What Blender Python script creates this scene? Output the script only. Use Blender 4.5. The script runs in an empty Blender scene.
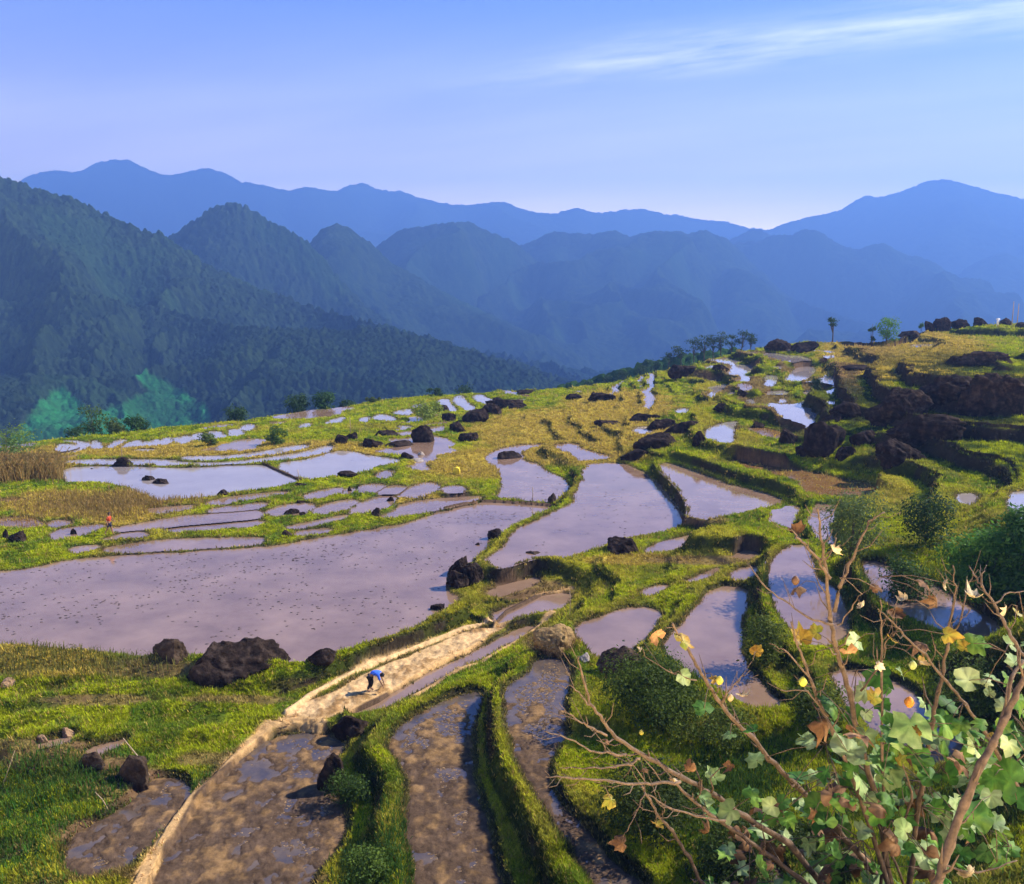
import bpy, math, random
import numpy as np
from mathutils import Vector, Matrix
random.seed(7); rng = np.random.default_rng(7)
SC = bpy.context.scene; COL = SC.collection
W, H, F = 1024, 884, 890.0
CAMZ = 19.0; HOR = 280.0
PITCH = math.atan((H/2-HOR)/F)
CP, SP = math.cos(PITCH), math.sin(PITCH)

# ------------------------------------------------------------------ camera helpers
def ray(px, py):
    a = (px-W/2)/F; b = (H/2-py)/F
    return a, CP+b*SP, -SP+b*CP            # x right, y forward, z up
def at_z(px, py, z):
    a, y, zz = ray(px, py); t = (z-CAMZ)/zz
    return (a*t, y*t, z)
def at_d(px, py, d):
    a, y, zz = ray(px, py); t = d/y
    return (a*t, d, CAMZ+zz*t)
def project(x, y, z):
    dz = z-CAMZ
    f = y*CP - dz*SP; v = y*SP + dz*CP
    return W/2+F*x/f, H/2-F*v/f

# ------------------------------------------------------------------ noise
def _h(ix, iy, s):
    n = (ix.astype(np.int64)*374761393 + iy.astype(np.int64)*668265263 + s*974634777) & 0xffffffff
    n = ((n ^ (n >> 13))*1274126177) & 0xffffffff
    return ((n ^ (n >> 16)) & 0xffffff)/float(0xffffff)
def vnoise(x, y, s=0):
    x = np.asarray(x, float); y = np.asarray(y, float)
    ix = np.floor(x); iy = np.floor(y); fx = x-ix; fy = y-iy
    ux = fx*fx*fx*(fx*(fx*6-15)+10); uy = fy*fy*fy*(fy*(fy*6-15)+10)
    a = _h(ix, iy, s); b = _h(ix+1, iy, s); c = _h(ix, iy+1, s); d = _h(ix+1, iy+1, s)
    return ((a*(1-ux)+b*ux)*(1-uy)+(c*(1-ux)+d*ux)*uy)*2-1
def fbm(x, y, o=4, s=0, g=0.5):
    r = 0; a = 1; t = 0
    for i in range(o):
        r = r+a*vnoise(x*(2**i)+17.3*i, y*(2**i)-9.1*i, s+i); t += a; a *= g
    return r/t
def worley(x, y, s=0):
    ix = np.floor(x); iy = np.floor(y); best = np.full(x.shape, 9.0); cid = np.zeros(x.shape)
    for dx in (-1, 0, 1):
        for dy in (-1, 0, 1):
            cx = ix+dx; cy = iy+dy
            px = cx+_h(cx, cy, s); py = cy+_h(cx, cy, s+5)
            d = np.hypot(px-x, py-y); m = d < best
            best = np.where(m, d, best); cid = np.where(m, _h(cx, cy, s+9), cid)
    return best, cid
def sst(a, b, x):
    t = np.clip((x-a)/(b-a), 0, 1); return t*t*(3-2*t)

# ------------------------------------------------------------------ object helpers
def tag(o, label=None, cat=None, group=None, kind=None):
    if label: o['label'] = label
    if cat: o['category'] = cat
    if group: o['group'] = group
    if kind: o['kind'] = kind
    return o
def mesh_np(name, V, Fc, mat, parent=None, smooth=True, col=None, nper=None):
    """V (n,3); Fc (m,k) equal-sized faces"""
    me = bpy.data.meshes.new(name)
    V = np.ascontiguousarray(V, dtype=np.float32); Fc = np.ascontiguousarray(Fc, dtype=np.int32)
    k = Fc.shape[1]
    me.vertices.add(len(V)); me.vertices.foreach_set('co', V.ravel())
    me.loops.add(Fc.size); me.loops.foreach_set('vertex_index', Fc.ravel())
    me.polygons.add(len(Fc)); me.polygons.foreach_set('loop_start', np.arange(0, Fc.size, k, dtype=np.int32))
    me.polygons.foreach_set('use_smooth', np.full(len(Fc), smooth, dtype=bool))
    if col is not None:
        c = np.ones((len(V), 4), np.float32); c[:, :3] = col
        at = me.color_attributes.new('Col', 'FLOAT_COLOR', 'POINT'); at.data.foreach_set('color', c.ravel())
    me.update(calc_edges=True)
    if mat: me.materials.append(mat)
    o = bpy.data.objects.new(name, me); COL.objects.link(o)
    if parent: o.parent = parent
    return o
def mesh_py(name, V, Fc, mat, parent=None, smooth=True):
    me = bpy.data.meshes.new(name); me.from_pydata([tuple(v) for v in V], [], Fc)
    if smooth:
        me.polygons.foreach_set('use_smooth', [True]*len(me.polygons))
    me.update(); me.materials.append(mat)
    o = bpy.data.objects.new(name, me); COL.objects.link(o)
    if parent: o.parent = parent
    return o
def empty(name, loc):
    o = bpy.data.objects.new(name, None); o.location = loc; o.empty_display_size = .2; COL.objects.link(o); return o

class Tubes:
    def __init__(s): s.V = []; s.F = []
    def add(s, pts, rad, n=6):
        pts = [Vector(p) for p in pts]; b = len(s.V); up = Vector((0.3, 0.2, 1)).normalized()
        for i, p in enumerate(pts):
            t = (pts[min(i+1, len(pts)-1)]-pts[max(i-1, 0)]).normalized()
            a = t.cross(up)
            if a.length < 1e-3: a = t.cross(Vector((1, 0, 0)))
            a.normalize(); c = t.cross(a)
            r = rad[i] if hasattr(rad, '__len__') else rad
            for k in range(n):
                an = 2*math.pi*k/n; s.V.append(p+(a*math.cos(an)+c*math.sin(an))*r)
        for i in range(len(pts)-1):
            for k in range(n):
                s.F.append((b+i*n+k, b+i*n+(k+1) % n, b+(i+1)*n+(k+1) % n, b+(i+1)*n+k))
        s.F.append(tuple(b+k for k in range(n))[::-1]); e = b+(len(pts)-1)*n
        s.F.append(tuple(e+k for k in range(n)))
    def build(s, name, mat, parent=None):
        return mesh_py(name, s.V, s.F, mat, parent)

# ------------------------------------------------------------------ materials
def nodes(name):
    m = bpy.data.materials.new(name); m.use_nodes = True; nt = m.node_tree
    return m, nt, nt.nodes['Principled BSDF']
def N(nt, t, **kw):
    n = nt.nodes.new(t)
    for k, v in kw.items(): setattr(n, k, v)
    return n
def noise_tex(nt, scale, detail=6, rough=.6, coord=None):
    n = N(nt, 'ShaderNodeTexNoise'); n.inputs['Scale'].default_value = scale
    n.inputs['Detail'].default_value = detail; n.inputs['Roughness'].default_value = rough
    if coord: nt.links.new(coord, n.inputs['Vector'])
    return n
def ramp(nt, fac, stops):
    r = N(nt, 'ShaderNodeValToRGB'); cr = r.color_ramp
    while len(cr.elements) < len(stops): cr.elements.new(.5)
    for e, (p, c) in zip(cr.elements, stops): e.position = p; e.color = (*c, 1)
    nt.links.new(fac, r.inputs['Fac']); return r
def bump(nt, bs, h, dist, strength=1):
    b = N(nt, 'ShaderNodeBump'); b.inputs['Distance'].default_value = dist; b.inputs['Strength'].default_value = strength
    nt.links.new(h, b.inputs['Height']); nt.links.new(b.outputs[0], bs.inputs['Normal']); return b
def mat_noise(name, c1, c2, scale, rough=.9, bd=.02, c3=None, spec=.3):
    m, nt, bs = nodes(name); g = N(nt, 'ShaderNodeTexCoord')
    n = noise_tex(nt, scale, 7, .65, g.outputs['Object'])
    st = [(.3, c1), (.7, c2)] if c3 is None else [(.28, c1), (.5, c2), (.72, c3)]
    r = ramp(nt, n.outputs['Fac'], st); nt.links.new(r.outputs[0], bs.inputs['Base Color'])
    bs.inputs['Roughness'].default_value = rough; bs.inputs['Specular IOR Level'].default_value = spec
    if bd: bump(nt, bs, n.outputs['Fac'], bd)
    return m
def mat_attr(name, rough=.9, nscale=None, bd=.03, spec=.2, trans=0, mul=(.75, 1.25)):
    """vertex albedo x procedural variation"""
    m, nt, bs = nodes(name)
    a = N(nt, 'ShaderNodeAttribute'); a.attribute_name = 'Col'
    out = a.outputs['Color']
    if nscale:
        g = N(nt, 'ShaderNodeTexCoord'); n = noise_tex(nt, nscale, 8, .7, g.outputs['Object'])
        r = ramp(nt, n.outputs['Fac'], [(.3, (mul[0],)*3), (.7, (mul[1],)*3)])
        mx = N(nt, 'ShaderNodeMix', data_type='RGBA', blend_type='MULTIPLY'); mx.inputs['Factor'].default_value = 1
        nt.links.new(out, mx.inputs['A']); nt.links.new(r.outputs[0], mx.inputs['B']); out = mx.outputs['Result']
        if bd: bump(nt, bs, n.outputs['Fac'], bd)
    nt.links.new(out, bs.inputs['Base Color'])
    bs.inputs['Roughness'].default_value = rough; bs.inputs['Specular IOR Level'].default_value = spec
    if trans:
        tr = N(nt, 'ShaderNodeBsdfTranslucent'); nt.links.new(out, tr.inputs['Color'])
        ms = N(nt, 'ShaderNodeMixShader'); ms.inputs[0].default_value = trans
        nt.links.new(bs.outputs[0], ms.inputs[1]); nt.links.new(tr.outputs[0], ms.inputs[2])
        nt.links.new(ms.outputs[0], nt.nodes['Material Output'].inputs['Surface'])
    return m
M = {}
M['ground'] = mat_attr('ground', 1, 3.0, .06, .0, mul=(.55, 1.4))
M['hill'] = mat_attr('forest_hill', 1.0, .3, 1.8, .0, mul=(.5, 1.5))
M['grass'] = mat_attr('grass_blades', .8, None, 0, .08, trans=.4)
M['leafy'] = mat_attr('foliage', .7, None, 0, .15, trans=.35)
def water(name, deep, silt, rough, ior, nsc, bd):
    m, nt, bs = nodes(name); g = N(nt, 'ShaderNodeTexCoord')
    n = noise_tex(nt, nsc, 8, .62, g.outputs['Object']); n2 = noise_tex(nt, .9, 5, .6, g.outputs['Object'])
    r = ramp(nt, n.outputs['Fac'], [(.35, deep), (.68, silt)])
    nt.links.new(r.outputs[0], bs.inputs['Base Color'])
    bs.inputs['Roughness'].default_value = rough; bs.inputs['IOR'].default_value = ior
    bs.inputs['Specular IOR Level'].default_value = .5
    bump(nt, bs, n2.outputs['Fac'], bd)
    return m
M['water'] = water('pond_water', (.165, .10, .062), (.26, .165, .105), .04, 1.6, .28, .01)
M['water_far'] = water('clear_pond_water', (.24, .2, .18), (.3, .25, .22), .04, 1.9, .2, .004)
M['water_mud'] = water('shallow_muddy_water', (.055, .045, .045), (.13, .09, .055), .09, 1.45, 1.3, .03)
M['water_brown'] = water('brown_paddy_water', (.14, .07, .022), (.2, .11, .04), .15, 1.33, .8, .02)
M['rock'] = mat_noise('dark_rock', (.005, .004, .004), (.022, .015, .012), 2.2, 1, .16, (.07, .05, .038), .03)
M['rockb'] = mat_noise('brown_rock', (.014, .009, .006), (.045, .03, .02), 2.5, 1, .12, (.1, .07, .045), .05)
M['rockpale'] = mat_noise('pale_stone', (.18, .14, .11), (.4, .34, .28), 3, .85, .05)
M['rocktan'] = mat_noise('tan_stone', (.16, .09, .045), (.34, .22, .12), 4, .95, .05)
M['straw'] = mat_noise('straw', (.12, .07, .025), (.34, .22, .08), 6, .9, .08)
M['bark'] = mat_noise('grey_bark', (.045, .03, .02), (.15, .10, .065), 30, .85, .004)
M['barkd'] = mat_noise('dark_bark', (.035, .025, .018), (.1, .075, .05), 12, .85, .01)
M['stick'] = mat_noise('dry_stick', (.2, .14, .08), (.45, .34, .2), 20, .8, .003)
HAZE_D = 3.3e-4; HAZE_C = (.145, .32, .86, 1); SKYTINT = (.24, .49, 1.2, 1); CLOUDC = (9, 9.2, 10.8, 1); EXPO = 1.5
HZC = (84, 62, 32, 1)
# ------------------------------------------------------------------ traced fields (sketch frames -> pixels)
FR = {'A': (0, 380, 4.096), 'B': (230, 380, 4.096), 'C': (440, 380, 4.02), 'D': (640, 300, 4.655),
      'E': (820, 280, 4.42), 'F': (0, 600, 2.926), 'G': (300, 580, 2.909), 'H': (600, 500, 2.302),
      'I': (600, 320, 2.415), 'P': (0, 0, 1)}
def px(*a):
    r = []; f = None
    for t in a:
        if isinstance(t, str): f = FR[t]
        else: r.append((f[0]+t[0]/f[2], f[1]+t[1]/f[2]))
    return r
FIELDS = []
def fld(z, kind, *a): FIELDS.append((px(*a), z, kind))
# the wide pond and its neighbours
fld(0, 'w', 'P', (-200,575),(0,572),(24,570),(73,560),(137,555),(230,550),(279,546),(328,537),(376,529),(406,524),(435,514),(480,504),(487,502),(527,504),(555,506),(549,512),(522,522),(505,530),(490,540),(478,553),(472,560),(455,570),(446,585),(445,592),(461,597),(451,606),(431,618),(403,632),(369,644),(334,654),(300,664),(270,658),(150,658),(120,656),(68,652),(34,648),(0,643),(-200,635))
fld(.12, 'w', 'C', (185,325),(200,295),(280,265),(410,258),(400,265),(345,275),(325,292),(330,325),(400,340),(430,375),(500,400),(515,430),(480,470),(465,492),(350,482),(222,470),(250,455),(250,380),(235,350))
fld(.9, 'w', 'C', (580,340),(700,332),(760,345),(840,385),(960,510),(965,590),(870,610),(730,640),(660,665),(580,690),(500,715),(420,705),(350,710),(260,760),(200,735),(200,715),(280,660),(300,610),(400,560),(540,500),(545,460),(575,420))
fld(1.0, 'w', 'C', (460,262),(500,255),(550,255),(560,275),(610,290),(680,305),(680,318),(590,321),(565,325),(540,300),(480,275))
fld(1.75, 'w', 'I', (145,350),(165,345),(240,370),(300,395),(400,420),(440,435),(420,445),(340,465),(230,488),(215,440),(190,400),(150,365))
fld(2.7, 'b', 'I', (300,335),(430,355),(520,370),(640,395),(670,410),(640,425),(505,425),(495,395),(460,385),(380,360))
fld(3.4, 'f', 'D', (305,620),(340,585),(440,565),(450,575),(425,600),(435,668),(370,665),(320,645))
fld(5.4, 'f', 'D', (675,375),(730,325),(725,308),(790,308),(820,325),(790,360),(750,385),(700,380))
fld(6.3, 'f', 'D', (570,255),(610,245),(680,258),(760,262),(800,285),(690,292),(620,275))
fld(5.0, 'f', 'D', (310,310),(350,302),(360,318),(310,322))
fld(4.9, 'f', 'D', (585,350),(640,355),(625,402),(585,408))
fld(4.2, 'f', 'D', (500,465),(520,462),(530,495),(510,497))
fld(4.3, 'f', 'D', (650,458),(678,465),(672,488),(650,482))
fld(4.3, 'f', 'D', (420,430),(465,428),(470,447),(420,449))
fld(4.9, 'f', 'D', (770,422),(825,420),(830,442),(785,452))
fld(3.2, 'f', 'D', (172,508),(222,503),(215,524),(178,526))
fld(2.1, 'f', 'C', (780,198),(800,188),(862,190),(850,210),(800,222))
fld(8.3, 'f', 'E', (405,285),(500,284),(505,294),(410,302))
fld(3.5, 'b', 'D', (520,590),(600,600),(690,630),(670,650),(600,640),(520,615))
fld(5.0, 'b', 'D', (470,385),(520,395),(510,425),(470,430),(455,410))
fld(7.0, 'b', 'I', (590,52),(700,50),(730,65),(700,78),(640,80),(600,70))
# bright ponds on the left
fld(.5, 'f', 'A', (262,360),(420,354),(560,357),(700,362),(860,360),(942,350), 'B', (0,354),(135,347),(210,380),(285,412),(200,437),(100,450),(0,463), 'A', (850,478),(720,490),(640,498),(620,470),(560,455),(500,430),(420,420),(330,420),(262,415))
fld(.55, 'f', 'B', (175,345),(330,325),(430,294),(480,290),(560,310),(690,325),(680,340),(600,350),(560,375),(480,385),(380,400),(305,408))
fld(.62, 'f', 'A', (262,330),(450,325),(700,327),(740,338),(860,340),(942,336), 'B', (100,325),(230,308),(330,290),(400,268),(425,275),(415,287),(330,312),(150,334),(0,343), 'A', (860,348),(700,349),(560,345),(262,343))
fld(.68, 'f', 'A', (740,314),(860,312),(942,310), 'B', (70,303),(150,290),(250,270),(320,265),(330,276),(230,296),(100,313),(0,321), 'A', (860,329),(760,328))
for z, pts in [(-.3, [(235,262),(290,262),(325,272),(300,285),(235,297)]), (-.45, [(250,248),(330,250),(365,262),(352,282),(300,297),(240,304),(310,290),(338,272),(300,257)]),
    (-.6, [(385,245),(412,262),(415,282),(382,285),(378,262)]), (-.5, [(470,250),(510,242),(512,250),(470,270),(438,283)]), (-.5, [(530,255),(572,245),(575,255),(540,277),(505,278)]),
    (-.5, [(600,250),(608,262),(600,272),(560,274),(575,258)]), (-.5, [(620,250),(652,242),(648,270),(612,271)]), (-.5, [(668,240),(700,235),(697,264),(658,268)]),
    (-.55, [(712,240),(775,225),(780,258),(735,264)]), (-.6, [(792,225),(832,213),(842,243),(822,252),(787,246)]), (-.7, [(850,212),(900,210),(928,235),(900,245),(868,237)]),
    (-.8, [(935,205),(975,200),(997,222),(962,235)]), (-.9, [(987,190),(1024,185),(1024,212),(1002,205)]), (-.2, [(560,285),(630,282),(620,293),(550,293)])]:
    fld(z, 'f', 'A', *pts)
for z, pts in [(-.8, [(0,205),(40,200),(58,222),(20,238),(0,235)]), (-.9, [(45,192),(90,178),(98,200),(62,212)]), (-1, [(288,185),(328,175),(320,192),(293,200)]),
    (-1.1, [(395,175),(430,160),(470,150),(455,172),(408,183)]), (-1.2, [(535,158),(572,149),(562,174),(540,172)]), (-1.2, [(588,150),(620,138),(682,158),(664,169),(598,166)]),
    (-1.3, [(660,135),(720,119),(748,121),(742,145),(690,143)]), (-.9, [(685,190),(740,187),(742,206),(700,202)]), (-1.5, [(850,85),(890,75),(897,100),(932,123),(900,134),(862,112)]),
    (-1.6, [(922,75),(955,62),(957,85),(1003,113),(985,128),(940,107),(922,92)])]:
    fld(z, 'f', 'B', *pts)
for z, pts in [(-1.6, [(60,68),(88,60),(85,80),(142,115),(112,126),(68,98)]), (-1.6, [(128,65),(168,57),(185,75),(255,90),(235,106),(168,96)])]:
    fld(z, 'f', 'C', *pts)
for z, pts in [(.28, [(220,650),(240,618),(320,603),(410,597),(385,612),(315,638)]), (.3, [(470,610),(560,595),(700,568),(860,552),(1010,540),(1060,541),(1060,568),(860,583),(700,598),(560,612),(490,617)]),
    (.22, [(440,655),(480,642),(520,630),(575,627),(588,640),(520,650)]), (.2, [(700,612),(860,599),(1000,584),(1060,580),(1060,590),(1000,600),(860,612),(740,619)]),
    (.1, [(440,690),(560,674),(700,657),(860,652),(950,652),(1060,650),(1060,668),(950,676),(860,682),(700,692),(560,700),(460,702)]), (.12, [(300,690),(370,682),(390,690),(330,705)]),
    (.45, [(600,533),(700,521),(780,516),(770,524),(650,545)]), (.42, [(860,500),(950,483),(1060,468),(1160,460),(1170,465),(1080,478),(980,493),(880,510)]),
    (.35, [(860,538),(900,525),(1024,513),(1070,505),(1085,508),(1060,522),(990,535),(900,541)])]:
    fld(z, 'm', 'A', *pts)
for z, pts in [(.42, [(325,482),(330,467),(400,450),(445,445),(440,460),(380,480),(330,487)]), (.35, [(165,540),(220,515),(325,507),(330,520),(300,535),(290,550),(220,556),(170,553)]),
    (.32, [(350,545),(380,520),(440,500),(515,492),(490,508),(470,527),(400,543)]), (.5, [(538,442),(570,430),(625,430),(590,453),(550,462)]), (.45, [(612,466),(660,437),(705,435),(700,450),(668,465)]),
    (.3, [(512,545),(522,520),(590,487),(650,477),(663,490),(640,512),(590,533),(530,547)]), (.35, [(710,480),(717,460),(760,434),(820,422),(845,435),(830,453),(760,477)]),
    (.15, [(635,560),(690,540),(720,508),(830,492),(1000,480),(1018,485),(900,518),(840,527),(720,552),(650,566)]), (.5, [(880,442),(945,435),(950,458),(900,462)]),
    (.55, [(618,380),(660,372),(640,398),(612,402)]), (.2, [(240,604),(400,572),(470,557),(460,566),(380,586),(280,604)]), (.1, [(270,630),(340,616),(400,612),(390,620),(300,634)]), (.25, [(470,462),(500,445),(505,455),(480,468)])]:
    fld(z, 'm', 'B', *pts)
fld(.3, 'b', 'A', (-20,565),(120,560),(170,580),(190,600),(120,612),(-20,600))
fld(.6, 'b', 'A', (-60,392),(100,395),(250,392),(258,405),(160,415),(-60,418))
fld(.5, 'b', 'A', (-60,488),(60,487),(110,492),(60,502),(-60,502))
fld(.3, 'm', 'A', (215,580),(270,577),(275,590),(225,602))
# foreground terraces
fld(-1.15, 'n', 'F', (580,575),(700,480),(790,405),(920,390),(1010,420),(985,450),(930,500),(1000,600),(1010,660),(970,740),(890,831),(880,980),(400,980),(480,760),(560,640))
fld(-.95, 'n', 'F', (440,530),(520,525),(560,560),(500,640),(400,740),(370,790),(200,810),(200,700),(300,650),(400,590))
fld(-.68, 't', 'G', (0,362),(80,332),(200,265),(380,190),(500,142),(560,136),(600,138),(540,165),(480,200),(380,240),(300,300),(200,350),(60,405),(0,395),(-60,400))
fld(-.9, 'm', 'G', (140,402),(200,368),(320,310),(400,260),(500,217),(580,172),(660,135),(690,140),(630,175),(560,205),(480,250),(400,290),(300,342),(230,380))
fld(-.1, 'n', 'G', (260,480),(315,405),(400,365),(515,325),(525,340),(505,390),(495,440),(490,520),(500,600),(520,660),(540,700),(560,820),(600,960),(350,1000),(340,820),(310,700),(330,600),(295,530))
fld(.85, 'n', 'G', (598,335),(610,310),(680,272),(690,232),(758,230),(785,260),(778,310),(760,370),(770,440),(735,500),(715,560),(725,620),(790,700),(860,760),(900,830),(1010,900),(1010,1000),(900,940),(850,860),(770,740),(700,620),(640,540),(612,420))
fld(1.0, 'm', 'P', (577,626),(592,621),(612,613),(636,607),(663,612),(650,630),(635,648),(609,661),(596,656),(582,642))
fld(-.5, 'm', 'G', (565,120),(568,92),(700,47),(780,38),(783,60),(740,88),(640,103),(580,123))
fld(-.15, 'm', 'G', (548,50),(560,25),(640,5),(700,-8),(680,13),(600,43))
fld(1.55, 'm', 'H', (150,330),(190,290),(220,250),(270,199),(338,202),(335,240),(318,300),(330,380),(380,440),(420,470),(400,490),(340,480),(260,430),(200,400),(160,360))
fld(1.65, 'm', 'H', (297,185),(312,162),(358,152),(368,165),(340,188))
fld(1.2, 'm', 'H', (200,187),(270,157),(272,166),(212,190))
fld(1.0, 'm', 'H', (95,225),(100,207),(150,195),(150,208))
fld(.9, 'm', 'H', (108,120),(150,100),(215,82),(215,90),(150,117))
fld(1.2, 'm', 'H', (247,95),(275,79),(275,88),(250,99))
fld(1.5, 'm', 'H', (325,128),(345,118),(345,130),(325,136))
fld(2.5, 'm', 'P', (768,577),(775,555),(800,543),(812,556),(812,578),(838,590),(848,622),(838,648),(805,645),(775,605))
fld(3.5, 'm', 'P', (862,562),(880,562),(905,576),(938,586),(968,608),(1000,625),(1005,650),(965,645),(925,625),(898,612),(876,596))
fld(2.5, 'm', 'P', (835,668),(870,676),(905,686),(928,712),(955,732),(968,765),(945,772),(905,752),(868,725),(842,700))
fld(1.2, 'n', 'H', (280,780),(340,770),(420,860),(440,960),(330,960),(290,830))
fld(5.4, 'f', 'I', (985,418),(1060,412),(1060,500),(1000,488))
fld(4.6, 'f', 'I', (860,422),(905,418),(905,445),(870,445))
fld(-.2, 'm', 'F', (110,428),(160,412),(230,392),(180,428))
fld(-.5, 'm', 'F', (255,440),(330,415),(380,410),(330,440),(270,455))
# grassy or dry treads (height only, no water)
fld(3.9, 'g', 'I', (330,312),(440,332),(560,362),(680,388),(720,383),(560,348),(400,313),(340,300))
fld(2.65, 'g', 'I', (200,318),(300,352),(400,377),(485,405),(490,400),(470,392),(400,368),(300,342),(205,310))
fld(2.5, 'g', 'H', (220,70),(300,60),(380,60),(400,75),(330,95),(260,75))
# control points for the lie of the land
CTRL = [(960,830,6.2),(1060,760,7.5),(860,880,4.2),(1150,600,8.5),(1250,480,11),(1010,625,5.6),(1040,540,6.3),(860,500,3.2),
    (720,884,2.2),(0,884,-1),(0,760,-.7),(0,690,0),(-200,700,0),(-200,884,-.5),(120,700,-.1),(-200,540,.3),(-200,480,.4)]
CTRLD = [(870,330,150),(950,324,165),(1024,328,158),(1200,322,165),(1000,440,72),(1000,380,89),(1000,350,125),(930,460,70),(900,380,92),(900,350,118),(1150,440,70),(1150,380,88),
    (560,430,107),(560,405,130),(600,388,160),(650,400,128),(700,364,160),(760,350,165),(800,339,170),(840,345,150),(820,400,105),(430,398,158),(500,390,162),(360,405,150),(300,414,140),(235,422,132),(150,431,122),(75,438,115),(0,451,106),(-200,455,105),(50,470,92),(440,440,100),(480,420,118)]
LIP = [(-400,108),(0,110),(75,118),(150,125),(235,136),(300,144),(360,153),(430,162),(500,166),(600,164),(700,164),(760,169),(800,174),(870,158),(950,172),(1400,175)]

pts_c = []
for p, z, k in FIELDS:
    cx = sum(q[0] for q in p)/len(p); cy = sum(q[1] for q in p)/len(p)
    W3 = np.array([at_z(a, b, z) for a, b in p]); c = W3.mean(0)
    pts_c.append((c[0]/c[1], math.log(c[1]), z))
    if np.ptp(W3[:, 0]) > 12 or np.ptp(W3[:, 1]) > 12:
        for w in W3[::4]: pts_c.append((w[0]/w[1]+1e-4, math.log(w[1]), z))
for a, b, z in CTRL: w = at_z(a, b, z); pts_c.append((w[0]/w[1], math.log(w[1]), z))
for a, b, d in CTRLD: w = at_d(a, b, d); pts_c.append((w[0]/w[1], math.log(w[1]), w[2]))
for u in (-.8, -.4, 0, .3, .55, .9):
    for y, z in ((5, 13.4), (9, 9.4+u*.8), (14, 5.2+u*1.4), (20, 1.0+u*2.6)): pts_c.append((u, math.log(y), z))
pts_c = np.array(pts_c)
def tps_fit(P, lam=.02):
    n = len(P); X = P[:, :2]*[1.6, 1.0]
    D = np.hypot(X[:, None, 0]-X[None, :, 0], X[:, None, 1]-X[None, :, 1])
    K = D**2*np.log(D+1e-9)+lam*np.eye(n); Q = np.c_[np.ones(n), X]
    A = np.block([[K, Q], [Q.T, np.zeros((3, 3))]]); s = np.linalg.solve(A, np.r_[P[:, 2], 0, 0, 0])
    return X, s
TX, TS = tps_fit(pts_c)
def tps(u, l):
    sh = u.shape; q = np.c_[u.ravel()*1.6, l.ravel()]
    D = np.hypot(q[:, None, 0]-TX[None, :, 0], q[:, None, 1]-TX[None, :, 1])
    return (D**2*np.log(D+1e-9) @ TS[:len(TX)] + TS[-3] + q @ TS[-2:]).reshape(sh)

# ------------------------------------------------------------------ terrain grid (fan-shaped, finer close by)
NU, ND = 1200, 1460
U = np.linspace(-.86, .86, NU); Dp = np.exp(np.linspace(math.log(3.0), math.log(420), ND))
# denser where the picture looks
Dp = np.exp(np.r_[np.linspace(math.log(3), math.log(22), 330, endpoint=False), np.linspace(math.log(22), math.log(185), 1030, endpoint=False), np.linspace(math.log(185), math.log(420), 100)])
UU, DD = np.meshgrid(U, Dp)                      # rows depth
cu = np.linspace(-.86, .86, 120); cl = np.linspace(math.log(3), math.log(420), 130)
CU, CLn = np.meshgrid(cu, cl); cb = tps(CU, CLn)
def bil(g, u, l):
    iu = np.clip((u-cu[0])/(cu[1]-cu[0]), 0, len(cu)-1.001); il = np.clip((l-cl[0])/(cl[1]-cl[0]), 0, len(cl)-1.001)
    a = iu.astype(int); b = il.astype(int); fu = iu-a; fl = il-b
    return (g[b, a]*(1-fu)+g[b, a+1]*fu)*(1-fl)+(g[b+1, a]*(1-fu)+g[b+1, a+1]*fu)*fl
XX = UU*DD; YY = DD
lipd = np.interp(U*F+W/2, [a for a, b in LIP], [b for a, b in LIP])[None, :]
lip2 = lipd+4*fbm(XX[:1]*0+UU[:1]*20, UU[:1]*0, 3)
Deff = np.minimum(DD, lip2)
base = bil(cb, UU, np.log(Deff))
over = np.maximum(DD-lip2, 0)
pxg, _pp = project(XX, YY, base)
# hill terraces by quantising the slope
_, pyg0 = project(XX, YY, base)
hm = sst(640, 720, pxg)*sst(76, 90, DD)*(1-sst(.7, 1, (DD-lip2+6)/6))
hm = np.maximum(hm, sst(840, 900, pxg)*sst(55, 62, DD))*(over <= 0)
rough = fbm(XX/5, YY/5, 4, 11)
dry = (pxg > 835)*1.0
zb = base + 1.15*fbm(XX/13, YY/15, 3, 3)*(1-.5*dry) + .25*fbm(XX/4, YY/4, 2, 13)
step = 1.15+.45*sst(835, 880, pxg)*0
zb = zb+.35*dry*np.sin(XX/19)
k = np.floor(zb/step); f = zb/step-k
rf = sst(.84, .97, f)
tread_id = _h(k, np.floor(XX/13+.7*fbm(XX/8, YY/8, 2, 8)), 4)
flood = hm*(tread_id > .60)*(f > .10)*(f < .80)*(DD > 78)*(1-dry)
zq = step*(k+rf)+.30*np.exp(-((f-.03)/.055)**2)+.1*np.exp(-((f-.84)/.03)**2)
base2 = base*(1-hm)+zq*hm
# gentler paddy steps everywhere else
far_m = (1-hm)*(over <= 0)
stf = np.where(DD > 78, .5, .42)
zs = base+.30*fbm(XX/9, YY/9, 3, 5); k2 = np.floor(zs/.42); f2 = zs/.42-k2
zq2 = .42*(k2+sst(.80, .96, f2))+.15*np.exp(-((f2-.03)/.06)**2)
gm = far_m*np.maximum(sst(78, 88, DD), sst(.0, .2, (pyg0 < 640)*(pyg0 > 500)*(pxg > 470)*(pxg < 860)*1.))
gm = gm*(pyg0 < 640)
base2 = base2*(1-gm)+zq2*gm
id2 = _h(k2, np.floor(XX/7+.7*fbm(XX/6, YY/6, 2, 18)), 14)
goldm = np.exp(-(((pxg-570)/120)**2+((pyg0-430)/28)**2)**2)
flood2 = gm*(id2 > np.where(DD > 78, .62, .5))*(f2 > .12)*(f2 < .74)*(goldm < .3)*(DD > 44)
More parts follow.
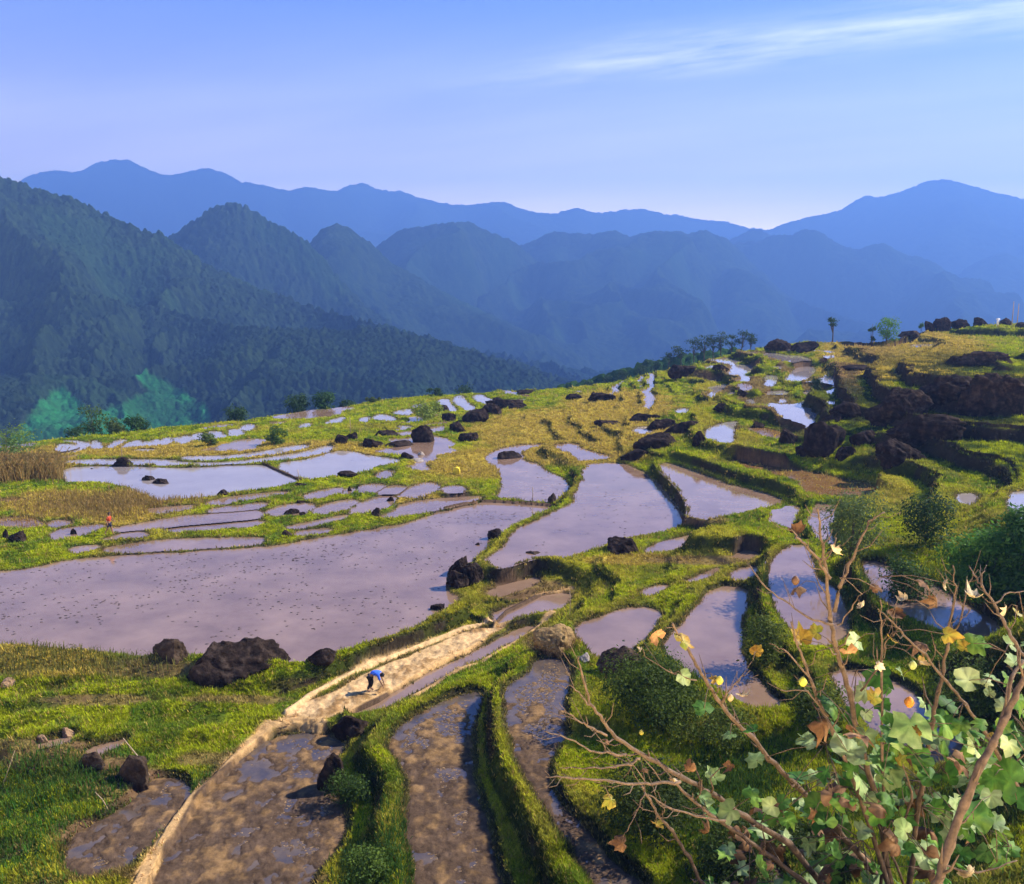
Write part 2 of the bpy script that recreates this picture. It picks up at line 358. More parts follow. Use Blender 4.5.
base2 = base2+(.16*rough+.05*vnoise(XX*1.3, YY*1.3, 4))*(1-hm*.7)*(1-.75*np.clip(flood2, 0, 1))
auto = np.where(flood > .9, step*k, np.where(flood2 > .9, .42*k2, np.nan))
# lower-left grass meadow: low ridges running across
ml = sst(.0, .6, (30-np.abs(DD-42))/20)*(pxg < 330)
furrow = np.sin(base2*1.5+YY*2.9-XX*.7+2.6*fbm(XX/6, YY/6, 3, 9))
base2 += ml*.12*furrow
base2 -= over*.55 + .012*np.maximum(over-30, 0)**1.3
base2 = np.where(over > 0, base2+1.5*fbm(XX/20, YY/20, 4, 2)*np.minimum(over/10, 1), base2)

def seg_sd(x, y, P):
    """signed distance to a closed polygon"""
    n = len(P); best = np.full(x.shape, 1e9); ins = np.zeros(x.shape, bool)
    for i in range(n):
        ax, ay = P[i]; bx, by = P[(i+1) % n]; ex, ey = bx-ax, by-ay
        wx = x-ax; wy = y-ay; t = np.clip((wx*ex+wy*ey)/(ex*ex+ey*ey+1e-12), 0, 1)
        d = (wx-ex*t)**2+(wy-ey*t)**2; best = np.minimum(best, d)
        c = ((ay > y) != (by > y)) & (x < (bx-ax)*(y-ay)/(by-ay+1e-12)+ax); ins ^= c
    d = np.sqrt(best); return np.where(ins, -d, d)
def smooth_poly(P, it=2):
    P = np.array(P)
    for _ in range(it):
        Q = np.roll(P, -1, 0); P = np.stack([P*.75+Q*.25, P*.25+Q*.75], 1).reshape(-1, 2)
    return P
wob = .22*fbm(XX/1.1, YY/1.1, 3, 21)*np.clip(DD/60, .5, 1.3)
sw = np.zeros(XX.shape); sz = np.zeros(XX.shape); dmin = np.full(XX.shape, 99.); own = np.full(XX.shape, -1, int); gmin = np.full(XX.shape, 99.)
lu = (U[1]-U[0])
for i, (p, z, kd) in enumerate(FIELDS):
    w3 = np.array([at_z(a, b, z) for a, b in p]); P = smooth_poly(w3[:, :2], 1)
    dm = P[:, 1].mean(); R = 2.2+(.035 if len(p) > 14 or dm < 85 else .012)*dm
    y0, y1 = P[:, 1].min()-R, P[:, 1].max()+R
    r0, r1 = np.searchsorted(Dp, max(y0, 3)), np.searchsorted(Dp, y1)
    uu = np.array([(xx+s)/yy for xx, yy in P for s in (-R, R)]); c0 = max(0, int((uu.min()-U[0])/lu)-2); c1 = min(NU, int((uu.max()-U[0])/lu)+3)
    if r1 <= r0 or c1 <= c0: continue
    S = np.s_[r0:r1, c0:c1]
    d = seg_sd(XX[S], YY[S], P)+wob[S]*(.6 if kd in 'mf' else 1)-((.12+.0014*dm)*(kd not in 'gt')+(.28 if kd == 'm' and 55 < dm < 90 else 0))
    dp = np.maximum(d, 0)
    w = (np.maximum(R-dp, 0)/(R*(dp+.03)))**3
    sw[S] += w; sz[S] += w*z
    if kd == 'g': gmin[S] = np.minimum(gmin[S], d)
    else:
        nr = d < dmin[S]; own[S] = np.where(nr, i, own[S]); dmin[S] = np.minimum(dmin[S], d)
w0 = (1/2.2)**3*np.clip(60/DD, .3, 1.2)
Z = (sz+w0*base2)/(sw+w0)
Z = np.where(over > 0, base2, Z)
aw = ~np.isnan(auto) & (dmin > .9) & (sw < w0*.6) & (over <= 0) & (gmin > .5)
az_ = np.where(aw, auto, 0)
wet = (dmin < 0) & (over <= 0)
ownz = np.array([z for _, z, _ in FIELDS])[own]
kinds = np.array([kd for _, _, kd in FIELDS])
owk = np.where(own >= 0, kinds[own], '-')
bh = np.where(DD < 50, .24, .11)*(1+.5*vnoise(XX/2.5, YY/2.5, 6))
bh = np.where(owk == 't', .03, bh)
bun = bh*sst(0, .3, dmin)*(1-.75*sst(.45, 1.3+.02*DD, dmin))*(over <= 0)
lump = fbm(XX/.75, YY/.75, 3, 71)
Z = np.where(wet, Z, Z+bun+(.06*rough+.13*lump*np.clip(45/DD, .3, 1))*sst(0, .5, dmin))
nz = .55*fbm(XX/1.6, YY/1.6, 3, 31, .6)+.75*fbm(XX/.55, YY/.75, 4, 34, .65); nzf = fbm(XX/.45, YY/.45, 3, 37)
# bed of each field
bed = np.full(XX.shape, -.14)
bed = np.where(owk == 'n', -.035+.14*(nz-.02)+.06*nzf+.09*sst(40, 29, DD), bed)
bed = np.where((owk == 'n') & (bed > .03), .03+.25*(bed-.03)+.012*nzf, bed)
bed = np.where(owk == 't', .04+.14*nz+.06*nzf, bed)
bed = np.where(owk == 'b', -.06+.1*(nz-.1), bed)
Z = np.where(aw, az_-.06+.05*rough, Z)
inn = sst(0, .25, -dmin)
Z = np.where(wet, ownz+bed*inn+.0*(1-inn), Z)

# ------------------------------------------------------------------ albedo
def C3(r, g, b): return np.array([r, g, b])
GREEN, GREEN2, GOLD, TAN, BROWN, SOIL, DARKG = C3(.185,.205,.006), C3(.08,.12,.008), C3(.28,.20,.03), C3(.52,.34,.16), C3(.13,.075,.04), C3(.03,.021,.015), C3(.018,.028,.007)
def mixc(c, d, m): return c+(d-c)*m[..., None]
n1 = fbm(XX/7, YY/7, 4, 41); n2 = fbm(XX/1.5, YY/1.5, 4, 43)
col = np.zeros(XX.shape+(3,))+GREEN
col = mixc(col, GREEN2, sst(-.1, .35, n2))
col = mixc(col, GOLD, sst(.05, .45, n1+.25*n2)*(.42-.25*hm))
dens = np.ones(XX.shape)
_, pyg = project(XX, YY, Z)
def blob(cx, cy, rx, ry, s=1):
    q = ((pxg-cx)/rx)**2+((pyg-cy)/ry)**2+.5*n2; return sst(1.25, .55, q)*s
gold = np.zeros(XX.shape)
for a in [(570,432,110,26),(560,455,90,12),(470,465,60,14),(120,508,50,20),(60,505,60,14),(620,405,60,16),(900,350,90,22),(880,372,70,9),(35,462,45,16),(420,500,30,8),(330,450,60,10),(200,450,200,8),(40,660,80,18),(640,560,60,6)]:
    gold = np.maximum(gold, blob(*a))
col = mixc(col, GOLD, gold*.9)
slopez = np.abs(np.gradient(Z, axis=0)/np.gradient(YY, axis=0)); slopex = np.abs(np.gradient(Z, axis=1)/np.maximum(np.gradient(XX, axis=1), 1e-6))
sl = np.hypot(slopez, slopex)
col = mixc(col, DARKG, sst(.5, 1.1, sl)*.9)  # near-black green on steep risers: their shade painted into the albedo
col = mixc(col, SOIL, sst(.9, 2.0, sl)*sst(-.3, .3, n2)*.9)  # bare soil on the steepest faces, kept dark to deepen the painted shade
fm = ml*sst(-.35, -.8, furrow)*(pyg0 > 655); fm *= sst(-.2, .4, n1+.5*n2); col = mixc(col, np.zeros(col.shape)+BROWN*.8, fm*.8); dens *= 1-.6*fm
# paddies of the hill: muddy, golden or green treads
trd = hm*(1-sst(.5, .62, f))
col = mixc(col, BROWN, trd*(tread_id > .62)*.8*(1-sst(850, 900, pxg)*.7)); col = mixc(col, GOLD, trd*((tread_id > .3) & (tread_id < .62))*.5)
cliff = np.maximum(blob(955,402,150,54), np.maximum(blob(1000,455,80,22,.8), blob(840,420,60,26,.6)))  # mask for hillside shade painted into the ground and grass colour
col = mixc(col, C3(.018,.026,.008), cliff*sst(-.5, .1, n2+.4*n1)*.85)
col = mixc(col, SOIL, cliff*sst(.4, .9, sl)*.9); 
# brown margins near the big ponds and trodden places
col = mixc(col, SOIL*1.6, sst(.35, .0, np.abs(dmin))*.75)
for a in [(150,668,60,12),(215,760,40,8),(30,745,60,7),(95,700,70,6),(240,700,60,5),(660,520,80,5),(700,560,60,5),(90,830,40,12),(60,760,90,10),(120,780,50,22),(550,640,30,14),(530,590,50,12)]:
    col = mixc(col, BROWN, blob(*a)*.75); dens *= 1-.75*blob(*a)
# bare-mud dikes drawn as strokes
def stroke(pts, z, r, h, c, dn=0.0):
    global Z, col, dens
    p = np.array([at_z(a, b, z)[:2] for a, b in px(*pts)])
    y0, y1 = p[:, 1].min()-2, p[:, 1].max()+2; r0, r1 = np.searchsorted(Dp, y0), np.searchsorted(Dp, y1)
    best = np.full(XX[r0:r1].shape, 1e9); x = XX[r0:r1]; y = YY[r0:r1]
    for (ax, ay), (bx, by) in zip(p[:-1], p[1:]):
        ex, ey = bx-ax, by-ay; t = np.clip(((x-ax)*ex+(y-ay)*ey)/(ex*ex+ey*ey), 0, 1)
        best = np.minimum(best, np.hypot(x-ax-ex*t, y-ay-ey*t))
    best = best+.12*n2[r0:r1]
    m = sst(r, r*.35, best); Z[r0:r1] = np.maximum(Z[r0:r1], (z+h)*m+(1-m)*(z-3)) if h is not None else Z[r0:r1]
    col[r0:r1] = mixc(col[r0:r1], c, m); dens[r0:r1] *= 1-m*(1-dn)
TANB = C3(.42, .26, .11)
stroke(['F', (400,860),(455,760),(520,660),(575,580),(640,520),(700,455),(790,385),(870,370),(940,380)], -1.08, .42, .25, TANB, .05)
stroke(['G', (60,412),(150,385),(230,350),(310,295),(390,250),(480,210),(560,160),(640,115),(700,95)], -.88, .34, .2, TANB*1.15)
stroke(['G', (330,345),(440,290),(530,250),(600,205),(680,150),(735,120)], -.88, .34, .2, TANB)
stroke(['G', (-40,385),(30,335),(180,258),(330,200),(480,140),(560,125)], -.62, .3, .12, TAN*1.1)
stroke(['G', (565,130),(600,95),(700,45),(790,30)], -.5, .25, .15, TANB*.8, .5)
stroke(['B', (140,345),(210,378),(290,412)], .52, .28, .16, SOIL*1.4, .4)
stroke(['C', (150,487),(200,487),(300,492),(400,499),(468,506)], .1, .22, .14, SOIL*1.2, .3)
stroke(['B', (880,528),(960,510),(1010,505)], .05, .3, .2, BROWN, .5)
# field floors
wm = sst(.05, -.1, dmin)*(over <= 0)
isn = (owk == 'n')*1.; ist = (owk == 't')*1.; isw = ((owk == 'w') | (owk == 'm') | (owk == 'f'))*1.; isb = (owk == 'b')*1.
MUD = C3(.085, .055, .035)
fl = mixc(np.zeros(col.shape)+MUD, C3(.21,.125,.055), sst(.0, .6, nz+.5*nzf))
col = mixc(col, fl, wm*isn)
col = mixc(col, mixc(np.zeros(col.shape)+TAN*.95, C3(.26,.15,.06), sst(-.15, .4, nz+.4*nzf)), wm*ist)
col = mixc(col, np.zeros(col.shape)+MUD, wm*isw); col = mixc(col, mixc(np.zeros(col.shape)+BROWN, GOLD*.8, sst(.0, .4, nz)), wm*isb)
dens = dens*(1-wm*np.where(owk == 'b', .75, 1.)*1.)
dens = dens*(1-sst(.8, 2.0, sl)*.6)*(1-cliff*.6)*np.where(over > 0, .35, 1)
col = col*(1+.25*fbm(XX/.5, YY/.5, 3, 51))[..., None]
col = mixc(col, np.zeros(col.shape)+MUD, aw*1.); dens = np.where(aw, 0, dens)
# beyond the lip: scrub
col = mixc(col, DARKG*1.3, sst(2, 10, over))

idx = np.arange(NU*ND).reshape(ND, NU)
Q = np.stack([idx[:-1, :-1], idx[:-1, 1:], idx[1:, 1:], idx[1:, :-1]], -1).reshape(-1, 4)
VV = np.stack([XX, YY, Z], -1).reshape(-1, 3)
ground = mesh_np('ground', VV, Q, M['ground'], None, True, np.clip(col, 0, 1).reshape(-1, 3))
tag(ground, 'terraced hillside of grassy paddy bunds and mud stepping down to the valley', None, None, 'structure')

# water sheets, one per paddy
WLAB = {'w': 'broad lilac pond mirroring the sky', 'f': 'pale silvery flooded paddy further up the terraces', 'm': 'narrow flooded paddy between green bunds', 'n': 'shallow muddy paddy with brown clods', 'b': 'brown muddy paddy strip'}
WM = {'w': 'water', 'f': 'water_far', 'm': 'water', 'n': 'water_mud', 'b': 'water_brown'}
cell_own = own[:-1, :-1]
cell_d = np.minimum(np.minimum(dmin[:-1, :-1], dmin[1:, :-1]), np.minimum(dmin[:-1, 1:], dmin[1:, 1:]))
cov = over[:-1, :-1] <= 0
for i, (p, z, kd) in enumerate(FIELDS):
    if kd in 'gt': continue
    m = ((cell_own == i) & (cell_d < .22) & cov).ravel()
    if m.sum() < 2: continue
    q = Q[m]; u, inv = np.unique(q, return_inverse=True)
    v = VV[u].copy(); v[:, 2] = z
    o = mesh_np('paddy_water', v, inv.reshape(q.shape), M[WM[kd]]); tag(o, WLAB[kd], None, None, 'structure')

awc = (aw[:-1, :-1] | aw[1:, :-1] | aw[:-1, 1:] | aw[1:, 1:])
lvl = np.fmax(np.fmax(np.where(aw[:-1, :-1], az_[:-1, :-1], -99), np.where(aw[1:, :-1], az_[1:, :-1], -99)), np.fmax(np.where(aw[:-1, 1:], az_[:-1, 1:], -99), np.where(aw[1:, 1:], az_[1:, 1:], -99)))
for L_ in np.unique(np.round(lvl[awc], 3)):
    m = (awc & (np.abs(lvl-L_) < .01)).ravel()
    if m.sum() < 25: continue
    q = Q[m]; u, inv = np.unique(q, return_inverse=True); v = VV[u].copy(); v[:, 2] = L_+.012
    o = mesh_np('paddy_water', v, inv.reshape(q.shape), M['water_far' if L_ > 3 else 'water']); tag(o, 'thin curved flooded strips on the terrace steps', None, None, 'structure')
# surface lookup
colpy = pyg
def ground_px(px_, py_):
    """first visible ground point under a pixel"""
    a, y, zz = ray(px_, py_); u = a/y
    c = int(round((u-U[0])/lu)); c = min(max(c, 0), NU-1)
    zray = CAMZ+zz/y*Dp; hit = np.nonzero(zray <= Z[:, c])[0]; hit = hit[hit > 40]
    r = hit[0] if len(hit) else int(np.argmax(np.where(Dp < 180, Z[:, c]-zray, -9e9)))
    return Vector((XX[r, c], YY[r, c], Z[r, c]))
def zat(x, y):
    u = x/y; c = int(np.clip(round((u-U[0])/lu), 0, NU-1)); r = min(int(np.searchsorted(Dp, y)), ND-1); return float(Z[r, c])
# ------------------------------------------------------------------ hills
def hill(label, sky, Df, Dc, zb, seed, spur, scale, colr, colr2, canopy, clear=(), x0=-420, x1=1440, nx=1150, nt=420, prof=1.1, knob=0, back=True):
    xs = np.linspace(x0, x1, nx); sx = [a for a, b in sky]; sy = [b for a, b in sky]
    cp = np.interp(xs, sx, sy)
    k = np.ones(5)/5; cp = np.convolve(np.pad(cp, 2, 'edge'), k, 'valid')+(2.2 if Dc > 1400 else 1.4)*fbm(xs/22, xs*0, 4, seed, .6)
    t = np.r_[np.linspace(0, 1, nt)**.9, np.linspace(1.02, 1.35, 24)]
    T, XS = np.meshgrid(t, xs, indexing='ij'); CPY = np.broadcast_to(cp, T.shape)
    u = (XS-W/2)/F/(CP+(H/2-CPY)/F*SP)
    dcr = Dc*(1+.06*vnoise(XS/140, XS*0, seed)); dfr = Df*(1+.12*vnoise(XS/200, XS*0, seed+1))
    D = dfr+(dcr-dfr)*T
    bb = (H/2-CPY)/F; zc = CAMZ+(-SP+bb*CP)/(CP+bb*SP)*dcr
    X = u*D; Y = D
    tt = np.minimum(T, 1)
    z = zb+(zc-zb)*(tt**prof)
    n = 1-np.abs(fbm(X/scale+.4*fbm(X/scale, Y/scale, 2, seed+4), Y/scale*.7, 4, seed+2))*2.2
    env = np.clip((1-T)*5, 0, 1)*np.clip(T*3+.3, 0, 1)
    z += spur*(n-.75)*env
    z -= np.maximum(T-1, 0)*(Dc-Df)*.7
    f1, cid = worley(X/canopy, Y/canopy, seed+6); f3, cid3 = worley(X/(canopy*.45), Y/(canopy*.45), seed+8)
    dome = np.sqrt(np.clip(1-(f1/.75)**2, 0, 1))*canopy*.62*(.45+cid)+np.sqrt(np.clip(1-(f3/.75)**2, 0, 1))*canopy*.22-canopy*.45
    dome = dome+canopy*.5*fbm(X/canopy*1.7, Y/canopy*1.7, 3, seed)
    P_x, P_y = project(X, Y, z)
    cm = np.zeros(T.shape)
    for poly in clear:
        d = seg_sd(P_x, P_y, poly)+2*fbm(X/12, Y/12, 3, 3); cm = np.maximum(cm, sst(2, -3, d))
    patch = sst(.22, .38, fbm(X/150, Y/110, 3, seed+12))*.35
    z = z+dome*(1 if Dc < 1700 else .45)*(1-.45*cm)*(1-.6*patch)+knob*fbm(X/60, Y/60, 3, seed)
    c = mixc(np.zeros(T.shape+(3,))+np.array(colr), np.array(colr2), np.clip(cid*.6+cid3*.5, 0, 1))
    c = mixc(c, C3(.018,.045,.014), patch)
    cm = cm*(.45+.55*sst(-.3, .3, fbm(X/26, Y/26, 4, 9)))
    c = mixc(c, C3(.02,.13,.035)*(1+.3*fbm(X/9,Y/4,3,5))[..., None].mean(), cm)
    ii = np.arange(T.size).reshape(T.shape)
    q = np.stack([ii[:-1, :-1], ii[:-1, 1:], ii[1:, 1:], ii[1:, :-1]], -1).reshape(-1, 4)
    o = mesh_np('hill', np.stack([X, Y, z], -1).reshape(-1, 3), q, M['hill'], None, True, np.clip(c, .003, 1).reshape(-1, 3))
    return tag(o, label, None, None, 'structure')
FG1, FG2 = (.001,.004,.005), (.014,.03,.018)
FG1, FG2 = (.002,.006,.004), (.022,.038,.016)
hill('lower forested slope with bright green clearings just past the terraces', [(-420,292),(-100,298),(0,302),(60,306),(100,312),(150,306),(230,326),(300,330),(380,328),(400,332),(450,345),(520,368),(560,384),(640,400),(1440,420)],
     400, 880, -150, 11, 34, 150, FG1, FG2, 5, clear=[[(5,450),(25,422),(40,402),(62,388),(80,402),(100,425),(110,450)],[(130,372),(140,368),(160,378),(205,405),(225,445),(120,448),(80,440),(95,415),(150,392)]], x1=760)
hill('tall dark forested mountain on the left', [(-420,120),(-200,140),(-60,165),(0,177),(25,186),(60,196),(75,199),(100,213),(140,228),(165,237),(200,262),(260,290),(340,315),(420,335),(520,365),(600,395),(1440,430)],
     600, 1080, -150, 23, 85, 260, FG1, FG2, 7, clear=[], x1=760)
hill('cone shaped forested peak behind the first slope', [(-420,300),(120,262),(150,247),(175,236),(188,226),(205,213),(222,206),(236,204),(250,210),(262,217),(290,231),(305,240),(318,252),(345,285),(370,310),(420,340),(520,365),(1440,430)],
     950, 1450, -160, 35, 110, 330, FG1, FG2, 9, x1=820)
hill('small rounded forested peak with a steep side', [(-420,330),(200,300),(290,258),(312,242),(322,230),(334,225),(348,227),(360,236),(374,247),(390,262),(440,290),(520,330),(640,370),(1440,420)],
     1400, 1950, -180, 41, 110, 330, FG1, FG2, 11, x1=900, nx=900, nt=300)
hill('middle forested ridge with two low domes', [(-420,360),(250,330),(340,285),(372,252),(384,242),(400,229),(420,227),(440,225),(460,221),(472,224),(492,233),(515,243),(540,262),(580,300),(640,340),(760,380),(1440,420)],
     1800, 2500, -180, 47, 190, 420, FG1, FG2, 12, x1=1000, nx=900, nt=300)
hill('steep blue ridge of joined domes in the middle', [(-420,380),(380,330),(440,290),(500,250),(525,246),(545,235),(560,231),(590,234),(615,229),(630,238),(650,232),(668,231),(690,235),(703,230),(722,237),(735,246),(760,270),(800,310),(900,350),(1440,420)],
     2100, 2900, -190, 53, 260, 480, FG1, FG2, 13, nx=900, nt=300)
hill('steep blue ridge with twin pointed domes at the right', [(-420,400),(560,370),(640,310),(690,270),(712,252),(735,243),(760,240),(775,234),(790,236),(806,229),(815,231),(840,244),(858,252),(868,246),(885,243),(905,256),(920,256),(940,267),(955,280),(985,291),(1020,300),(1080,330),(1440,380)],
     2500, 3400, -190, 59, 290, 520, FG1, FG2, 14, nx=900, nt=300)
hill('small far blue peak between the ridges', [(-420,400),(660,290),(715,246),(735,238),(755,228),(770,235),(790,246),(860,290),(1440,420)], 3500, 3950, -150, 61, 120, 700, FG1, FG2, 18, nx=700, nt=160)
hill('far pale blue pointed hill at the right edge', [(-420,420),(880,330),(930,290),(958,275),(980,260),(1000,253),(1012,255),(1030,262),(1100,300),(1440,340)], 3600, 4100, -150, 63, 120, 700, FG1, FG2, 18, nx=700, nt=160)
hill('big far blue mountain at the right', [(-420,400),(600,290),(690,245),(730,238),(768,232),(785,224),(810,216),(838,212),(856,200),(866,194),(878,199),(905,190),(930,181),(945,179),(975,187),(1000,195),(1024,199),(1100,215),(1250,235),(1440,260)], 4100, 5000, -150, 67, 280, 1100, FG1, FG2, 20, nx=800, nt=200)
hill('far pale blue mountain chain at the left', [(-420,250),(-60,215),(0,195),(25,178),(45,172),(55,170),(78,173),(95,164),(110,160),(130,161),(150,171),(166,176),(185,171),(205,167),(222,172),(240,181),(262,185),(285,190),(305,187),(335,193),(345,188),(362,182),(375,190),(400,190),(420,198),(450,205),(475,205),(500,203),(530,211),(550,214),(575,209),(595,213),(620,211),(645,209),(665,214),(700,219),(730,224),(800,236),(900,260),(1440,330)], 4900, 5700, -150, 71, 380, 1300, FG1, FG2, 22, nx=900, nt=200)
hill('green wooded spur dropping away behind the terraces', [(-420,520),(380,470),(500,420),(548,392),(575,382),(610,372),(650,362),(690,354),(740,350),(800,352),(1000,370),(1440,400)], 190, 270, -46, 83, 5, 40, (.02,.05,.012), (.05,.10,.02), 2.6, nx=1000, nt=200)
vy = np.array([[-7000,-300,-200.],[7000,-300,-200],[7000,7100,-200],[-7000,7100,-200]])
tag(mesh_np('valley_floor', vy, np.array([[0,1,2,3]]), mat_noise('valley_green', (.02,.04,.012), (.05,.09,.02), .01), None, False), 'flat green valley floor hidden below the hills', None, None, 'structure')

# ------------------------------------------------------------------ air
hz, nt, _ = nodes('haze_air'); nt.nodes.remove(nt.nodes['Principled BSDF'])
vol = N(nt, 'ShaderNodeVolumePrincipled'); vol.inputs['Density'].default_value = HAZE_D; vol.inputs['Color'].default_value = HAZE_C
vol.inputs['Anisotropy'].default_value = .2
nt.links.new(vol.outputs[0], nt.nodes['Material Output'].inputs['Volume'])
hb = np.array([(x, y, z) for z in (-201.5, 800) for y in (-320, 7150) for x in (-7050, 7050)], float)
hf = np.array([(0,2,3,1),(4,5,7,6),(0,1,5,4),(2,6,7,3),(0,4,6,2),(1,3,7,5)])
tag(mesh_np('haze', hb, hf, hz, None, False), 'blue haze filling the valley', None, None, 'stuff')

# ------------------------------------------------------------------ sky, sun, camera
EL, AZ = math.radians(38), math.radians(71)
wd = bpy.data.worlds.new('World'); SC.world = wd; wd.use_nodes = True; nt = wd.node_tree
bg = nt.nodes['Background']; sky = N(nt, 'ShaderNodeTexSky'); sky.sky_type = 'NISHITA'; sky.sun_disc = False
sky.sun_elevation = EL; sky.sun_rotation = AZ; sky.air_density = 1.0; sky.dust_density = .6; sky.ozone_density = 4; sky.altitude = 600
tc = N(nt, 'ShaderNodeTexCoord'); sp = N(nt, 'ShaderNodeSeparateXYZ'); nt.links.new(tc.outputs['Generated'], sp.inputs[0])
def mth(op, a, b=None, c=None):
    n = N(nt, 'ShaderNodeMath', operation=op)
    for i, v in enumerate((a, b, c)):
        if v is None: continue
        if isinstance(v, (int, float)): n.inputs[i].default_value = v
        else: nt.links.new(v, n.inputs[i])
    return n.outputs[0]
# thin cirrus laid out on a plane far overhead: p = dir.xy / dir.z
zz = mth('ADD', mth('MAXIMUM', sp.outputs[2], 0), .06)
cx = mth('DIVIDE', sp.outputs[0], zz); cy = mth('DIVIDE', sp.outputs[1], zz)
def plane(px_, py_):
    a, y, z = ray(px_, py_); l = math.sqrt(a*a+y*y+z*z); return a/l/(z/l+.06), y/l/(z/l+.06)
cmb = N(nt, 'ShaderNodeCombineXYZ'); nt.links.new(cx, cmb.inputs[0]); nt.links.new(cy, cmb.inputs[1])
# main streak from (540,70) to (1024,15)
(ax, ay), (bx, by) = plane(430, 92), plane(1060, 8)
L = math.hypot(bx-ax, by-ay); tx, ty = (bx-ax)/L, (by-ay)/L
s = mth('ADD', mth('MULTIPLY', mth('SUBTRACT', cx, ax), tx), mth('MULTIPLY', mth('SUBTRACT', cy, ay), ty))
d = mth('ADD', mth('MULTIPLY', mth('SUBTRACT', cx, ax), -ty), mth('MULTIPLY', mth('SUBTRACT', cy, ay), tx))
cmb2 = N(nt, 'ShaderNodeCombineXYZ'); nt.links.new(mth('MULTIPLY', s, 1.2), cmb2.inputs[0]); nt.links.new(mth('MULTIPLY', d, 4), cmb2.inputs[1])
cn = noise_tex(nt, 1.6, 8, .62, cmb2.outputs[0]); cw = noise_tex(nt, .9, 4, .5, cmb.outputs[0])
dd = mth('ADD', d, mth('MULTIPLY', mth('SUBTRACT', cw.outputs['Fac'], .5), .5))
band = mth('POWER', mth('SUBTRACT', 1, mth('MINIMUM', mth('ABSOLUTE', mth('DIVIDE', dd, .42)), 1)), 1.6)
alo = mth('MULTIPLY', mth('MINIMUM', mth('MAXIMUM', mth('DIVIDE', s, L*.5), 0), 1), 1)
c1 = mth('MULTIPLY', mth('MULTIPLY', band, alo), mth('MULTIPLY', mth('MAXIMUM', mth('SUBTRACT', cn.outputs['Fac'], .33), 0), 4))
big = noise_tex(nt, .3, 5, .5, cmb2.outputs[0])
veil = mth('MULTIPLY', mth('MULTIPLY', mth('MAXIMUM', mth('SUBTRACT', big.outputs['Fac'], .38), 0), .8), mth('MINIMUM', mth('MAXIMUM', mth('MULTIPLY', mth('SUBTRACT', .27, sp.outputs[2]), 9), 0), 1))
tot = mth('MINIMUM', mth('ADD', mth('MULTIPLY', c1, .62), veil), .75)
tint = N(nt, 'ShaderNodeMix', data_type='RGBA', blend_type='MULTIPLY'); tint.inputs['Factor'].default_value = 1
nt.links.new(sky.outputs[0], tint.inputs['A']); tint.inputs['B'].default_value = SKYTINT
mx = N(nt, 'ShaderNodeMix', data_type='RGBA'); nt.links.new(tot, mx.inputs['Factor'])
nt.links.new(tint.outputs['Result'], mx.inputs['A']); mx.inputs['B'].default_value = CLOUDC
mh = N(nt, 'ShaderNodeMix', data_type='RGBA'); nt.links.new(mth('MULTIPLY', .9, mth('EXPONENT', mth('MULTIPLY', mth('MAXIMUM', sp.outputs[2], 0), -16.0))), mh.inputs['Factor'])
nt.links.new(mx.outputs['Result'], mh.inputs['A']); mh.inputs['B'].default_value = HZC
nt.links.new(mh.outputs['Result'], bg.inputs['Color']); bg.inputs['Strength'].default_value = .068
sl_ = bpy.data.lights.new('sun', 'SUN'); sl_.energy = 5; sl_.angle = math.radians(.5); sl_.color = (1, .92, .78)
so = bpy.data.objects.new('sun', sl_); COL.objects.link(so)
S = Vector((math.sin(AZ)*math.cos(EL), math.cos(AZ)*math.cos(EL), math.sin(EL)))
so.rotation_euler = S.to_track_quat('Z', 'Y').to_euler(); so.location = S*50
cam = bpy.data.cameras.new('camera'); co = bpy.data.objects.new('camera', cam); COL.objects.link(co)
co.location = (0, 0, CAMZ); co.rotation_euler = (math.pi/2-PITCH, 0, 0)
cam.sensor_fit = 'HORIZONTAL'; cam.angle = 2*math.atan(W/2/F); cam.clip_start = .1; cam.clip_end = 30000; SC.camera = co
SC.view_settings.view_transform = 'Standard'; SC.view_settings.look = 'None'; SC.view_settings.gamma = 1; SC.view_settings.exposure = EXPO
cy_ = SC.cycles; cy_.use_denoising = True; cy_.max_bounces = 5; cy_.diffuse_bounces = 2; cy_.glossy_bounces = 2; cy_.transmission_bounces = 2
cy_.volume_bounces = 0; cy_.transparent_max_bounces = 8; cy_.caustics_reflective = False; cy_.sample_clamp_indirect = 4
# ------------------------------------------------------------------ grass
pxs, pys = project(XX, YY, Z)
wgt = dens*(30/DD)**.62*((pxs > -70) & (pxs < 1100) & (pys < 930) & (DD > 15) & (over < 12))
wgt = np.where(dens < .02, 0, wgt); wgt *= (.55+.9*sst(-.25, .3, fbm(XX/2.2, YY/2.2, 3, 61)))
cum = np.cumsum(wgt.ravel()); NT = 430000
pick = np.searchsorted(cum, rng.random(NT)*cum[-1])
pr, pc = np.unravel_index(pick, XX.shape)
d_ = DD[pr, pc]
bx_ = XX[pr, pc]+(rng.random(NT)-.5)*lu*d_; by_ = YY[pr, pc]+(rng.random(NT)-.5)*.0022*d_; bz_ = Z[pr, pc]-.02
ctuft = col[pr, pc]; gld = gold[pr, pc]
clump = fbm(bx_/.9, by_/.9, 2, 63)
hh = (.10+.0011*d_)*(.55+.8*rng.random(NT))*(1+.8*np.clip(clump, -.5, 1))*(1+.5*(rng.random(NT) < .04))
ww = .011+.00055*d_
vs = []; cs = []
green_v = (rng.random((NT, 1))*.7+.65)
straw_m = (rng.random(NT) < .10+.35*gld)[:, None]
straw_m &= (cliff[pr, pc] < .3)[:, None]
cb_ = np.where(straw_m, np.array([.42,.30,.07]), ctuft*1.75+np.array([.02,.02,0])*(1-.9*cliff[pr, pc])[:, None])*green_v  # tufts inside the cliff mask stay dark with the painted shade
